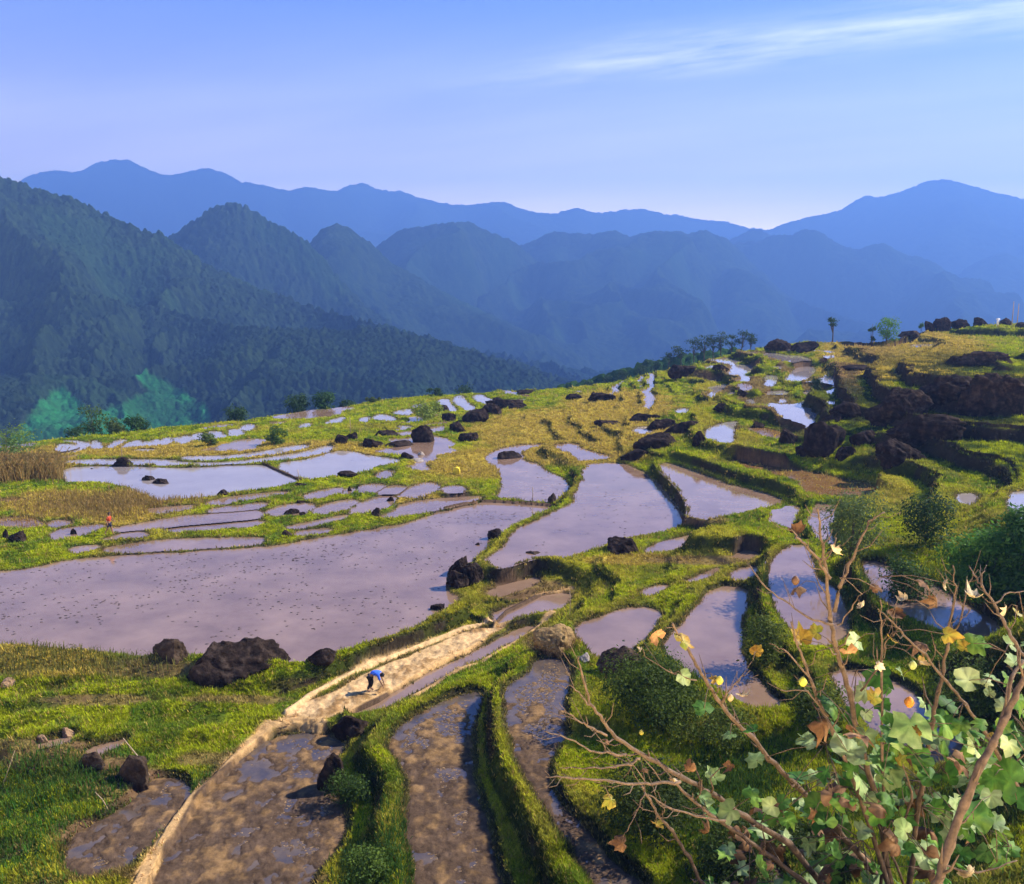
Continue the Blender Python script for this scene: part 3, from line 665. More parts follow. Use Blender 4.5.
for b in range(3):
    an = rng.random(NT)*6.283; le = hh*(.25+.6*rng.random(NT)); ox = np.cos(an); oy = np.sin(an)
    tx_ = bx_+ox*le; ty_ = by_+oy*le; tz_ = bz_+hh*(.7+.4*rng.random(NT))
    wx_ = -oy*ww; wy_ = ox*ww
    off = rng.normal(0, 1, (2, NT))*ww*1.6
    vs += [np.c_[bx_+off[0]+wx_, by_+off[1]+wy_, bz_], np.c_[bx_+off[0]-wx_, by_+off[1]-wy_, bz_], np.c_[tx_+off[0], ty_+off[1], tz_]]
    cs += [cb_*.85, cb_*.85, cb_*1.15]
GV = np.stack(vs, 1).reshape(-1, 3); GC = np.clip(np.stack(cs, 1).reshape(-1, 3), 0, 1)
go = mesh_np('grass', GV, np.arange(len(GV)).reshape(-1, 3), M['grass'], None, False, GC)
tag(go, 'short green and straw coloured grass covering the bunds and banks', 'grass', None, 'stuff')

def blades(name, label, n, cx, cy, sx, sy, h, w, c1, c2, lean=.5, kind='stuff'):
    x = cx+rng.normal(0, sx, n); y = cy+rng.normal(0, sy, n); 
    ci = np.clip(((x/y-U[0])/lu).round().astype(int), 0, NU-1); ri = np.clip(np.searchsorted(Dp, y), 0, ND-1); ok = dens[ri, ci] > .2
    x, y, ci, ri = x[ok], y[ok], ci[ok], ri[ok]; n = len(x); z = Z[ri, ci]-.03
    hh = h*(.5+.7*rng.random(n)); an = rng.random(n)*6.283; le = hh*lean*rng.random(n)
    w = w*(.7+.6*rng.random(n)); wx = -np.sin(an)*w; wy = np.cos(an)*w; dx = np.cos(an)*le; dy = np.sin(an)*le
    V = np.stack([np.c_[x+wx, y+wy, z], np.c_[x-wx, y-wy, z], np.c_[x-wx*.6+dx*.5, y-wy*.6+dy*.5, z+hh*.65], np.c_[x+wx*.6+dx*.5, y+wy*.6+dy*.5, z+hh*.65], np.c_[x+dx, y+dy, z+hh*.9+.01], np.c_[x+dx*1.1, y+dy*1.1, z+hh*.88]], 1)
    Fq = np.array([[0,1,2,3],[3,2,5,4]])[None]+6*np.arange(n)[:, None, None]
    t = rng.random((n, 1)); c = np.array(c1)*(1-t)+np.array(c2)*t; C = np.repeat(c, 6, 0)
    o = mesh_np(name, V.reshape(-1, 3), Fq.reshape(-1, 4), M['grass'], None, False, C)
    return tag(o, label, name.replace('_', ' '), None, kind)
def gp(a, b): return ground_px(a, b)
for i, (a, b, n, sx, sy, h, c1, c2) in enumerate([
    (14,474,6500,3.4,1.5,2.0,(.35,.22,.07),(.16,.13,.04)), (110,505,5000,3.8,2.2,.55,(.36,.23,.07),(.2,.15,.04)),
    (30,660,3500,4.5,1.6,.45,(.2,.17,.04),(.1,.12,.02)), (30,830,4500,2.0,2.6,.35,(.05,.17,.015),(.09,.13,.02)),
    (190,800,500,.3,1.2,.3,(.1,.2,.02),(.06,.12,.02)), (60,780,1500,1.5,.8,.4,(.05,.14,.015),(.1,.12,.02)),
    (660,690,3000,1.0,1.3,.45,(.05,.1,.015),(.1,.14,.02)), (385,860,2500,.8,1.6,.4,(.07,.14,.02),(.04,.1,.02)), (790,600,1600,.6,2,.5,(.06,.11,.02),(.1,.13,.02)),
    (900,590,2600,2.6,1.2,.5,(.04,.08,.015),(.09,.12,.02)), (960,820,6000,2.2,2.4,.35,(.05,.09,.015),(.1,.14,.02)), (700,810,2500,1,1.2,.35,(.07,.15,.015),(.04,.08,.015)),(740,780,2500,1.2,1.2,.4,(.07,.13,.015),(.04,.08,.015))]):
    g = gp(a, b)
    blades('tall_grass', 'taller loose grass growing in patches on the banks', n, g.x, g.y, sx, sy, h, .012+.0003*g.y, c1, c2)

# stubble sticking out of the wide pond and clods in the muddy ones
def stubble(fi, n, s, c, name, label):
    p, z, kd = FIELDS[fi]; P = np.array([at_z(a, b, z)[:2] for a, b in p]); lo, hi = P.min(0), P.max(0)
    X = []; 
    q = rng.random((n*4, 2))*(hi-lo)+lo; ok = seg_sd(q[:, 0], q[:, 1], P) < -.4
    k = ok & (fbm(q[:, 0]/5, q[:, 1]/5, 3, 77) > rng.random(n*4)*.9-.45) & (np.abs(q[:, 0]/q[:, 1]) < .62); q = q[k][:n]; m = len(q)
    V = []; 
    for j in range(5):
        an = rng.random(m)*6.28; r = s*(.4+.9*rng.random(m)); 
        V += [np.c_[q[:, 0]+np.cos(an)*r*1.6, q[:, 1]+np.sin(an)*r, np.full(m, z+.004)], np.c_[q[:, 0]+np.cos(an+1.5)*r*.9, q[:, 1]+np.sin(an+1.5)*r, np.full(m, z+.004)], np.c_[q[:, 0], q[:, 1], z+s*.35*rng.random(m)+.006]]
    V = np.stack(V, 1).reshape(-1, 3)
    C = np.repeat(np.array(c)[None]*(.5+rng.random((m, 1))), 15, 0)
    o = mesh_np(name, V, np.arange(len(V)).reshape(-1, 3), M['ground'], None, False, C); tag(o, label, name, None, 'stuff')
stubble(0, 1500, .075, (.05,.04,.035), 'stubble', 'dark specks of stubble scattered over the wide pond')
stubble(1, 90, .09, (.05,.04,.03), 'stubble', 'specks of stubble in the small upper pond')
stubble(2, 70, .08, (.06,.05,.04), 'stubble', 'specks of stubble in the lilac middle pond')
nidx = [i for i, f in enumerate(FIELDS) if f[2] == 'n']
for i in nidx: stubble(i, 1500, .05, (.22,.14,.07), 'mud_clods', 'small clods of mud and straw lying in the shallow water')

# ------------------------------------------------------------------ rocks
import bmesh
_b = bmesh.new(); bmesh.ops.create_icosphere(_b, subdivisions=5, radius=1); _b.verts.ensure_lookup_table()
ICO = np.array([v.co[:] for v in _b.verts]); ICF = np.array([[v.index for v in f.verts] for f in _b.faces]); _b.free()
def rock(label, x, yb, w, h, mat='rock', group=None, seed=0, depth=.75, name='boulder', cat='boulder', sink=.38, jag=.12, dz=0):
    g = ground_px(x, yb-.15*h); r = np.random.default_rng(seed*7+int(x)*13+int(yb))
    hk = 1-.34*(min(max((g.y-60)/30, 0), 1))
    h = h*hk; w = w*(1-.12*(hk < 1)); f = g.y*CP-(g.z-CAMZ)*SP; sx = w*f/F/2*1.08; sz = max(h*f/F/.93, .08); sy = sx*depth
    V = ICO.copy()
    for _ in range(14):
        nrm = r.normal(size=3); nrm /= np.linalg.norm(nrm); dd = .5+.4*r.random(); e = V@nrm-dd; V = V-np.where(e > 0, e*.92, 0)[:, None]*nrm
    o1, o2 = r.random(2)*50
    nn = fbm(V[:, 0]*1.7+o1+V[:, 2], V[:, 1]*1.7+o2-V[:, 2]*.7, 6, 7, .6)
    rg = 1-np.abs(fbm(V[:, 0]*2.6+o2-V[:, 2]*1.3, V[:, 1]*2.6+o1+V[:, 2]*1.9, 4, 9))*2
    V = V*(1+jag*2.1*nn+jag*.7*rg)[:, None]
    V /= np.abs(V).max(0)
    V = V*[sx, sy, sz*(.5+sink)]; V[:, 2] += sz*(.5-sink)
    a = (r.random()-.5)*.5; c, s = math.cos(a), math.sin(a); V[:, :2] = V[:, :2]@np.array([[c, s], [-s, c]])
    o = mesh_np(name, V, ICF, M[mat], None, True); o.location = (g.x, g.y+sy*.5, g.z+dz)
    return tag(o, label, cat, group)
RK = [
 # x, base y, w, h, material, label
 (226,686,112,40,'rock','big jagged black boulder at the near edge of the wide pond'),
 (168,662,36,20,'rockb','brown boulder just left of the big black boulder'),
 (246,662,40,20,'rockb','tan topped rock sticking up behind the big black boulder'),
 (318,667,32,13,'rock','low dark rock at the pond edge right of the big black boulder'),
 (123,469,26,13,'rock','pointed dark rock standing alone in the far white pond'),
 (148,483,15,8,'rock','small dark rock in the white pond, left one of a low pair'),
 (161,486,20,7,'rock','flat dark rock in the white pond, right one of a low pair'),
 (90,471,6,3,'rock','tiny dark rock in the white pond left of the pointed rock'),
 (182,484,5,2,'rock','tiny flat rock in the white pond right of the low pair'),
 (222,496,13,6,'rock','dark rock on the bund below the far white pond'),
 (74,537,9,7,'rock','small black stone on the bund left of the walking person'),
 (16,545,26,13,'rock','black boulder on the bund at the left edge of the picture'),
 (5,540,9,9,'rock','small black rock at the very left edge beside the larger one'),
 (36,475,24,12,'rockb','brown rock at the foot of the dry grass mound, leftmost'),
 (50,475,22,10,'rockb','brown rock at the foot of the dry grass mound, rightmost'),
 (18,478,20,8,'rock','dark rock under the dry grass at the left edge'),
 (291,517,17,8,'rock','dark rock on a green bund among the narrow paddies'),
 (302,516,7,4,'rock','small dark stone right beside the rock among narrow paddies'),
 (286,537,16,6,'rockb','rounded brown rock on the last bund above the wide pond'),
 (390,504,9,7,'rock','small dark rock in a narrow paddy left of the grassy bank'),
 (377,518,13,9,'rockb','reddish brown lump on the green bund above the wide pond'),
 (350,494,5,8,'rockb','slim upright brown stone on a bund among narrow paddies'),
 (300,505,10,5,'rock','dark stone at the lower corner of the silvery pond'),
 (300,487,14,4,'rock','low dark rock on the bank left under the silvery pond'),
 (345,478,26,6,'rock','long low dark rock on the bank under the silvery pond'),
 (340,446,17,13,'rock','dark boulder at the upper left corner of the silvery pond'),
 (352,441,14,10,'rock','dark rock perched just above the silvery pond corner'),
 (369,449,28,12,'rock','dark rock in the heap right of the silvery pond corner'),
 (398,448,34,10,'rock','dark ledge at the foot of the rock heap behind the silvery pond'),
 (388,437,30,7,'rock','long dark ledge in the middle of the rock heap'),
 (425,447,30,26,'rock','tallest dark boulder of the rock heap behind the silvery pond'),
 (449,423,18,12,'rock','dark boulder beside the bright yellow green bush'),
 (456,434,22,16,'rock','dark boulder in the heap right under the yellow green bush'),
 (472,426,34,20,'rock','large dark boulder at the right top of the rock heap'),
 (470,443,26,13,'rock','brown black boulder below the right end of the rock heap'),
 (491,416,24,14,'rock','dark boulder joining the heap and the long ridge rock'),
 (508,411,48,17,'rock','long dark ridge rock sloping up on the golden field'),
 (440,412,22,8,'rock','low dark rock behind the yellow green bush'),
 (497,403,16,6,'rock','small dark rock on the far edge above the long ridge rock'),
 (527,394,34,5,'rock','far flat dark rocks on the skyline terrace'),
 (575,402,24,10,'rock','dark boulder in the middle distance of the golden field'),
 (600,402,32,12,'rock','larger dark boulder at the top of the golden field'),
 (607,426,30,6,'rock','low brown rock lying across the golden field'),
 (645,424,34,15,'rock','dark boulder on the golden field left of the leaning slabs'),
 (664,432,38,15,'rock','leaning dark slab left of the biggest slab'),
 (681,437,46,21,'rock','biggest leaning dark slab between gold field and bright pond'),
 (655,452,50,20,'rock','dark boulder at the top corner of the middle pond'),
 (637,461,38,13,'rock','low dark slab at the very corner of the middle pond'),
 (700,448,16,18,'rock','dark stone leaning between the slab and the bright pond'),
 (509,462,30,13,'rock','brown rock at the top end of the small upper pond'),
 (552,504,10,11,'rockb','knobbly stone at the end of the thin mud dike'),
 (494,541,20,12,'rock','dark rock on the bund left of the middle pond'),
 (478,548,7,5,'rock','small stone in the wide pond beside the bund'),
 (460,575,24,16,'rock','upper dark rock of the mossy outcrop by the wide pond'),
 (455,590,24,16,'rock','lower dark rock of the mossy outcrop by the wide pond'),
 (470,588,26,20,'rock','grass topped lump at the back of the mossy outcrop'),
 (437,614,15,8,'rock','small dark rock on the near shore right of the wide pond'),
 (623,556,38,15,'rock','dark brown boulder on the grassy strip below the middle pond'),
 (534,557,16,5,'rockb','low brown stone at the near edge of the middle pond'),
 (781,351,34,14,'rock','dark round boulder on the skyline, left of a pair'),
 (806,354,30,15,'rock','dark boulder on the skyline, right of a pair'),
 (686,379,36,20,'rock','sharp dark boulder on the edge of the right hill'),
 (824,460,50,38,'rock','tall dark outcrop in the middle of the right hill'),
 (790,448,26,20,'rock','dark boulder left of the tall outcrop'),
 (720,372,20,8,'rock','small dark rock in the S shaped terraces'),
 (850,420,40,20,'rock','dark ledge above the tall outcrop'),
 (902,420,70,34,'rock','huge black crag at the left of the shaded cliff'),
 (950,408,80,32,'rock','huge black crag in the middle of the shaded cliff'),
 (1000,420,80,44,'rock','huge black crag at the right end of the shaded cliff'),
 (930,445,90,26,'rock','long black ledge at the foot of the shaded cliff'),
 (990,366,70,16,'rock','dark ledge above the shaded cliff at the right edge'),
 (870,446,44,18,'rock','dark ledge between the tall outcrop and the cliff'),
 (900,466,60,22,'rock','broad dark rock under the cliff above the brown paddy'),
 (860,372,40,10,'rock','dark rocks along the dry field on the hill top'),
 (930,328,12,13,'rock','dark stone standing left of the hill top ledge'),
 (944,329,22,18,'rock','round dark boulder at the left end of the hill top ledge'),
 (962,328,24,12,'rock','second dark boulder of the hill top ledge'),
 (981,327,20,12,'rock','third dark boulder of the hill top ledge'),
 (1005,327,18,11,'rock','last dark boulder of the hill top ledge beside the white post'),
 (1025,330,20,10,'rock','dark boulder at the right edge on the hill top'),
 (912,329,26,7,'rockb','reddish low rock on the hill top left of the ledge'),
 (347,742,38,22,'rock','dark rock at the top corner of the muddy field'),
 (335,797,34,36,'rock','black overhanging bank rock beside the muddy field'),
 (132,788,44,24,'rockb','brown tree stump like rock with sticks in the lower left grass'),
 (92,772,26,14,'rockb','flat brown stone left of the rock with sticks'),
 (622,680,46,24,'rockb','brown overhanging rock under the grassy knoll'),
 (660,440,16,8,'rockpale','pale stone glinting between the slabs'),
 (418,463,16,5,'rockpale','white slab of stone on the gold bank beside dark stones'),
 (408,460,16,9,'rock','dark stones beside the white slab of stone'),
 (421,457,8,6,'rockpale','pale stone on top behind the white slab'),
 (41,744,13,9,'rocktan','tan stone in the left meadow, left one of two'),
 (67,739,16,9,'rocktan','tan stone in the left meadow, right one of two'),
 (5,688,16,7,'rocktan','orange tan stone at the left edge of the meadow'),
 (584,664,16,8,'rockpale','pale stone at the head of the front bund'),
 (806,458,20,12,'rock','low dark rock at the left foot of the tall outcrop'),
 (846,460,24,13,'rock','low dark rock at the right foot of the tall outcrop'),
 (836,424,22,12,'rock','dark rock just behind the top of the tall outcrop'),
 (742,398,16,8,'rock','small dark rock in the terraces below the skyline pond'),
 (722,412,18,9,'rock','small dark rock on a curved bund left of the hill ponds'),
 (760,430,18,9,'rock','small dark rock right above the bright hill pond'),
]
for i, r_ in enumerate(RK):
    big = r_[2] > 55
    small = r_[3] <= 8 and r_[2] < 20
    rock(r_[5], *r_[:4], mat=r_[4], seed=i, depth=.45 if big else .7, name='stone' if small else 'boulder', cat='stone' if small else 'boulder', jag=.2 if big else .13, group='stones lying on the terraces' if small else 'boulders strewn over the terraces')
# straw heap
s_ = rock('brown heap of dead straw at the meeting of the bunds', 553, 652, 46, 20, 'straw', seed=99, name='straw_heap', cat='straw heap', jag=.2)
g = ground_px(553, 648); blades('straw', 'loose dead straw on the brown heap', 1600, g.x, g.y+.3, .5, .4, .35, .01, (.35,.22,.09), (.16,.1,.05), .9)
# white post on the hill top
g = ground_px(997, 326); t = Tubes(); t.add([(0,0,-.2),(0,0,.8),(.02,0,1.4)], [.22,.22,.18], 4); t.add([(-.35,0,1.2),(.35,0,1.25)], [.1,.1], 4)
o = t.build('marker_post', mat_noise('white_paint', (.6,.58,.55), (.85,.83,.8), 4, .7, .01)); o.location = g; tag(o, 'short white post among the dark boulders on the hill top', 'post')
POSTS = [(1012,303,326,'thin grey pole on the hill top at the right, left one of two'),(1017,305,326,'thin grey pole on the hill top at the right, right one of two'),(122,440,460,'thin upright stick behind the pointed rock in the white pond'),
 (298,470,481,'thin stick by the divider of the silvery pond'),(533,489,504,'thin stick in the mud dike of the upper pond'),(569,590,617,'dark stick standing in a green bund'),(350,418,434,'thin pole at the far small terraces'),(790,505,0,'')]
for x, t_, b_, lb in POSTS:
    if not lb: continue
    g = ground_px(x, b_); f = g.y*CP-(g.z-CAMZ)*SP; hh_ = (b_-t_)*f/F/.95; r0 = max(.02, .0005*g.y)
    t = Tubes(); t.add([(0,0,-.2),(.03,0,hh_*.5),(.0,.02,hh_)], [r0, r0*.9, r0*.6], 5); o = t.build('stick', M['stick']); o.location = g; tag(o, lb, 'stick')
def stick(x0, y0, x1, y1, dz, lb, r=.02):
    g = ground_px(x0, y0); e = Vector(at_d(x1, y1, g.y+.1)); t = Tubes(); m_ = (e-g)*.5+Vector((.03,0,.05)); t.add([(0,0,-.05), m_, e-g], [r*1.3, r, r*.6], 6)
    o = t.build('stick', M['stick']); o.location = g+Vector((0,0,dz)); tag(o, lb, 'stick')
stick(150,776,123,738,0,'long pale stick leaning on the stump like rock', .028); stick(150,776,140,779,0,'short pale stick lying at the foot of the leaning stick', .035)
stick(108,812,95,792,0,'short pale stick in the mud below the stump like rock', .02); stick(2,790,15,750,0,'thin pale stick at the left edge of the meadow', .016)
# yellow bag on the bank
b_ = bmesh.new(); bmesh.ops.create_cube(b_, size=1); bmesh.ops.subdivide_edges(b_, edges=b_.edges[:], cuts=5, use_grid_fill=True)
for v in b_.verts:
    v.co.x *= .75; v.co.y *= .4; v.co.z *= .8; r_ = v.co.length
    v.co *= .62/max(r_, .35)**.5; v.co.x *= 1-.45*max(v.co.z, 0); v.co.z += .3
me = bpy.data.meshes.new('bag'); b_.to_mesh(me); b_.free(); me.materials.append(mat_noise('yellow_cloth', (.7,.5,.02), (.85,.65,.05), 5, .8, .01))
for p_ in me.polygons: p_.use_smooth = True
o = bpy.data.objects.new('bag', me); COL.objects.link(o); o.location = ground_px(456, 474); tag(o, 'small bright yellow bag on the dry bank above a tiny pond', 'bag')
k_ = Tubes(); k_.add([(0,0,.62),(0,0,.72),(.04,0,.8)], [.09,.05,.1], 8); k_.build('bag_neck', me.materials[0], o)
# ------------------------------------------------------------------ trees and bushes
def leaf_cloud(n, centers, radii, size, c1, c2, r, squash=.8, shell=.45):
    k = len(centers); w = np.array(radii)**2; pick = r.choice(k, n, p=w/w.sum())
    v = r.normal(size=(n, 3)); v /= np.linalg.norm(v, axis=1)[:, None]
    rad = np.array(radii)[pick]*(shell+(1-shell)*r.random(n)**.5)*(1+.25*r.normal(size=n))
    P = np.array(centers)[pick]+v*rad[:, None]*[1, 1, squash]
    nrm = v*.8+r.normal(size=(n, 3))*.6+[0, 0, .35]; nrm /= np.linalg.norm(nrm, axis=1)[:, None]
    a = np.cross(nrm, r.normal(size=(n, 3))); a /= np.linalg.norm(a, axis=1)[:, None]; b = np.cross(nrm, a)
    s = size*(.45+1.3*r.random(n)**2)[:, None]
    V = np.stack([P-a*s, P-b*s*.45, P+a*s, P+b*s*.45], 1).reshape(-1, 3)
    t = r.random((n, 1)); clus = r.random(k)[pick][:, None]
    C = np.array(c1)*(1-t*.6-clus*.4)+np.array(c2)*(t*.6+clus*.4)
    return V, np.arange(n*4).reshape(-1, 4), np.repeat(C, 4, 0)
def tree(name, label, cat, x, ytop, ybase, wpx, d=None, c1=(.02,.045,.012), c2=(.07,.12,.025), n=1500, ls=.16, trunk=.35, lobes=12, group=None, flat=.8, seed=1, spread=1., dz=0, bark='barkd', sub=None):
    r = np.random.default_rng(seed*31+int(x))
    if d is None: g = ground_px(x, ybase)
    else:
        q = at_d(x, ybase, d); g = Vector((q[0], d, zat(q[0], d) if sub is None else q[2]))
    f = g.y*CP-(g.z-CAMZ)*SP; top = at_d(x, ytop, g.y)[2]; h = max(top-g.z, .4); w = wpx*f/F
    root = empty(name, g); tag(root, label, cat, group)
    cen = []; rad = []; tb = Tubes(); tr = max(.03, h*.018)
    ch = h*(1-trunk)
    lean = r.normal(0, .04, 2)*h
    tb.add([(0, 0, -.3), (lean[0]*.3, lean[1]*.3, h*trunk*.6), (lean[0], lean[1], h*trunk+ch*.35), (lean[0]*1.2, lean[1]*1.2, h*.82)], [tr*1.4, tr, tr*.7, tr*.25], 6)
    for i in range(lobes):
        a = r.random()*6.283; q = r.random()**.6; zf = r.random()
        R_ = w*.5*spread*(.45+.55*math.sin(math.pi*(.15+.75*zf)))
        c = np.array([lean[0]+math.cos(a)*R_*q*.75, lean[1]+math.sin(a)*R_*q*.75, h*trunk+ch*(.12+.76*zf)])
        cen.append(c); rad.append(min(w*.27, ch*.4)*(.5+.65*r.random()))
        if i < 9:
            b0 = Vector((lean[0]*.7, lean[1]*.7, h*trunk*.7+ch*.1*zf)); m = b0.lerp(Vector(c), .55)+Vector((0, 0, -.04*h))
            tb.add([b0, m, Vector(c)], [tr*.55, tr*.35, tr*.12], 5)
    tb.build('trunk', M[bark], root)
    V, Fc, C = leaf_cloud(n, cen, rad, ls, c1, c2, r, flat)
    mesh_np('crown', V, Fc, M['leafy'], root, False, C)
    return root
DG1, DG2 = (.015,.04,.012), (.05,.10,.022); YG1, YG2 = (.05,.09,.015), (.13,.18,.03)
T = [('tree','dark round tree on the far lip, left one of the tallest pair',298,393,417,25,148,DG1,DG2,2600),
 ('tree','brighter green tree on the far lip, right one of the tallest pair',325,391,416,28,150,DG1,(.06,.14,.03),2600),
 ('bush','low green bush right of the tallest tree pair on the lip',350,400,414,26,152,DG1,(.06,.12,.03),1500),
 ('bush','yellowish green wide bush between the tree pair and the bright bush',374,398,413,32,155,YG1,(.11,.14,.03),1800),
 ('bush','dark bush alone on the lip beside the small curved paddies',236,409,425,30,136,DG1,DG2,2000),
 ('tree','thin loose tree on the far lip at the left',95,404,436,34,122,(.03,.07,.015),(.08,.13,.03),1300),
 ('bush','rounded olive bush on the lip between thin tree and dense bush',116,419,434,22,121,YG1,(.10,.13,.03),1200),
 ('bush','dense green bush on the lip right of the thin tree',138,416,434,30,123,DG1,(.06,.13,.02),1800),
 ('bush','faint low bush on the lip left of the thin tree',74,427,439,20,118,DG1,DG2,700),
 ('bush','long low dark bush on the far lip left of the terraces with curved bunds',435,388,402,20,163,DG1,DG2,900),
 ('bush','low dark bush on the far lip just above the curved bunds',465,385,399,22,166,DG1,DG2,900)]
for i, (nm, lb, x, yt, yb, w, d, a, b, n) in enumerate(T):
    tree(nm, lb, nm, x, yt, yb, w, d, a, b, n, .17, .12 if nm == 'bush' else .2, 14, 'trees and bushes along the far lip', seed=i)
tree('bush','bright yellow green bamboo like bush above the rock heap','bush',427,397,420,32,None,(.16,.22,.02),(.28,.34,.04),2200,.16,.05,14,seed=31)
tree('bush','small green bush on the terrace bank below the lip','bush',278,426,444,24,None,(.05,.10,.015),(.09,.15,.02),1300,.13,.05,10,seed=32)
tree('bush','small dark bush near the bank left of the silvery pond','bush',212,432,446,24,None,(.05,.09,.015),(.10,.14,.02),1000,.13,.05,10,seed=33)
tree('bush','round bright green bush on the right skyline','bush',886,317,329,26,None,(.05,.14,.02),(.1,.22,.03),1500,.17,.03,12,seed=34)
tree('bush','small dark bush left of the round bright one on the skyline','bush',873,320,329,9,None,DG1,DG2,400,.15,.03,6,seed=35)
tree('bush','tiny green bush between the bright bush and the hill top ledge','bush',921,323,329,9,None,(.05,.12,.02),(.08,.16,.03),300,.15,.03,6,seed=36)
tree('tree','lone slim tree with a small flat crown on the right skyline','tree',833,316,336,15,172,DG1,(.04,.08,.03),420,.17,.62,7,flat=.5,seed=37)
SP_ = [(668,351,372,20),(681,344,368,22),(694,338,366,22),(704,334,364,24),(713,337,362,18),(721,331,361,22),(731,334,360,20),(741,330,358,20),(750,332,356,16),(655,359,374,18),(640,366,378,16),(624,371,382,15),(608,376,386,15),(590,380,389,15)]
LBT = ['leftmost tall tree','second tree from the left','third tree from the left','broad fourth tree','short fifth tree','tallest sixth tree','seventh tree','eighth tall tree','rightmost tree beside the round boulder']
for i, (x, yt, yb, w) in enumerate(SP_):
    lb = LBT[i]+' of the thin grove behind the right terraces' if i < 9 else ['first','second','third','fourth','fifth'][i-9]+' small tree down the green spur counted from the grove'
    tree('tree', lb, 'tree', x, yt, yb, w, 235, (.02,.045,.02), (.05,.085,.03), 420, .24, .5 if i < 9 else .15, 9, 'trees on the spur behind the terraces', .45 if i < 9 else .8, seed=50+i, sub=1)
tree('bush','dark green bush in the shade left of the tall outcrop','bush',818,377,392,18,None,DG1,(.04,.07,.02),900,.12,.05,9,seed=70)
BU = [(985,512,612,76,(.03,.09,.015),(.12,.26,.03),9000,.12,'tall lush green bush at the right edge above the ponds'),
 (1022,500,600,50,(.02,.08,.015),(.09,.18,.03),5000,.12,'leafy green bush cut by the right edge of the picture'),
 (850,498,560,70,(.06,.10,.025),(.12,.16,.04),5000,.09,'wispy grey green bush behind the tall bare stems'),
 (925,498,545,60,(.015,.035,.01),(.06,.11,.02),3500,.1,'low dark scrub between the wispy bush and the lush bush'),
 (905,560,600,46,(.02,.05,.012),(.08,.14,.02),2500,.1,'low green scrub over the shaded pond at the right'),
 (655,640,722,84,(.015,.035,.008),(.08,.13,.015),8500,.08,'dark green bushy knoll beside the long lilac paddy'),
 (705,690,742,90,(.05,.08,.012),(.12,.17,.025),4500,.07,'olive green knoll in front of the long lilac paddy'),
 (770,600,665,38,(.04,.07,.012),(.11,.15,.02),3200,.08,'green leafy bank between two paddies left of the bare stems'),
 (650,750,822,110,(.012,.03,.008),(.06,.09,.012),9000,.07,'dark bushy bank behind the lower bare branches'),  # leaf colours darkened to paint the bank's shadow
 (820,670,722,60,(.03,.06,.012),(.1,.14,.02),3500,.08,'shaded scrub in the middle of the right ponds'),
 (755,800,880,130,(.012,.03,.008),(.07,.11,.015),9000,.07,'low green scrub at the bottom behind the shrub'),  # dark leaf colours carry the shade of the ground here
 (975,645,720,100,(.03,.06,.012),(.09,.14,.02),4500,.08,'shaded green scrub right of the lower pond'),
 (350,765,800,40,(.02,.05,.01),(.06,.11,.02),2500,.06,'dark leafy clump on the shaded side of the left front bund'),
 (372,840,884,60,(.03,.07,.015),(.09,.15,.02),4500,.06,'leafy clump at the bottom end of the left front bund'),
 (12,424,468,50,(.06,.12,.02),(.15,.24,.05),2500,.14,'corn like green plants on the dry grass mound at the left edge')]
for i, (x, yt, yb, w, a, b, n, ls, lb) in enumerate(BU):
    kn = i >= 5 and i != 14
    tree('bush', lb, 'bush', x, yt+(.3*(yb-yt) if kn else 0), yb, w*(1.35 if kn else 1.1), None, a, b if not kn else tuple(np.array(b)*[1.25,1.1,.7]), int(n*1.4), ls*.8, .02, 34 if kn else 26, 'bushes and scrub on the banks', seed=80+i)

# ------------------------------------------------------------------ people
def skin(name, J, E, mat, parent, sub=2):
    me = bpy.data.meshes.new(name+'_m'); me.from_pydata([j[0] for j in J], E, []); o = bpy.data.objects.new(name+'_t', me); COL.objects.link(o)
    o.modifiers.new('s', 'SKIN'); sd = me.skin_vertices[0].data
    for i, j in enumerate(J):
        r = j[1]; sd[i].radius = r if isinstance(r, tuple) else (r, r)
    sd[0].use_root = True
    m = o.modifiers.new('u', 'SUBSURF'); m.levels = m.render_levels = sub
    dg = bpy.context.evaluated_depsgraph_get(); me2 = bpy.data.meshes.new_from_object(o.evaluated_get(dg)); bpy.data.objects.remove(o)
    me2.name = name; me2.materials.clear(); me2.materials.append(mat)
    for p in me2.polygons: p.use_smooth = True
    q = bpy.data.objects.new(name, me2); COL.objects.link(q); q.parent = parent; return q
M['skin'] = mat_noise('skin', (.22,.11,.06), (.32,.17,.10), 8, .6, 0)
M['hair'] = mat_noise('black_hair', (.008,.006,.005), (.02,.015,.012), 40, .5, .002)
def hand(J, E, w, fwd, up, side):
    """palm and five fingers hanging from wrist joint index w"""
    P = Vector(J[w][0]); fw = Vector(fwd).normalized(); u = Vector(up).normalized(); s = Vector(side).normalized()
    pi = len(J); J.append((tuple(P+fw*.05), (.036, .018))); E.append((w, pi))
    for k, ln in enumerate((.055, .07, .075, .068)):
        b = P+fw*.085+s*(.028-.019*k); i = len(J); J.append((tuple(b), .0095)); E.append((pi, i))
        J.append((tuple(b+fw*ln*.55-u*.012), .0085)); E.append((i, i+1)); J.append((tuple(b+fw*ln*.95-u*.035), .007)); E.append((i+1, i+2))
    i = len(J); J.append((tuple(P+fw*.04+s*.04), .011)); E.append((pi, i)); J.append((tuple(P+fw*.075+s*.06-u*.015), .009)); E.append((i, i+1))
def person(label, at, J, E, wr, shirt, trousers, extra, rz=0):
    root = empty('person', at); root.rotation_euler.z = rz; tag(root, label, 'person')
    for w, f, u, s in wr: hand(J, E, w, f, u, s)
    skin('body', J, E, M['skin'], root)
    skin('shirt', *shirt[:2], shirt[2], root); skin('trousers', *trousers[:2], trousers[2], root)
    extra(root); return root
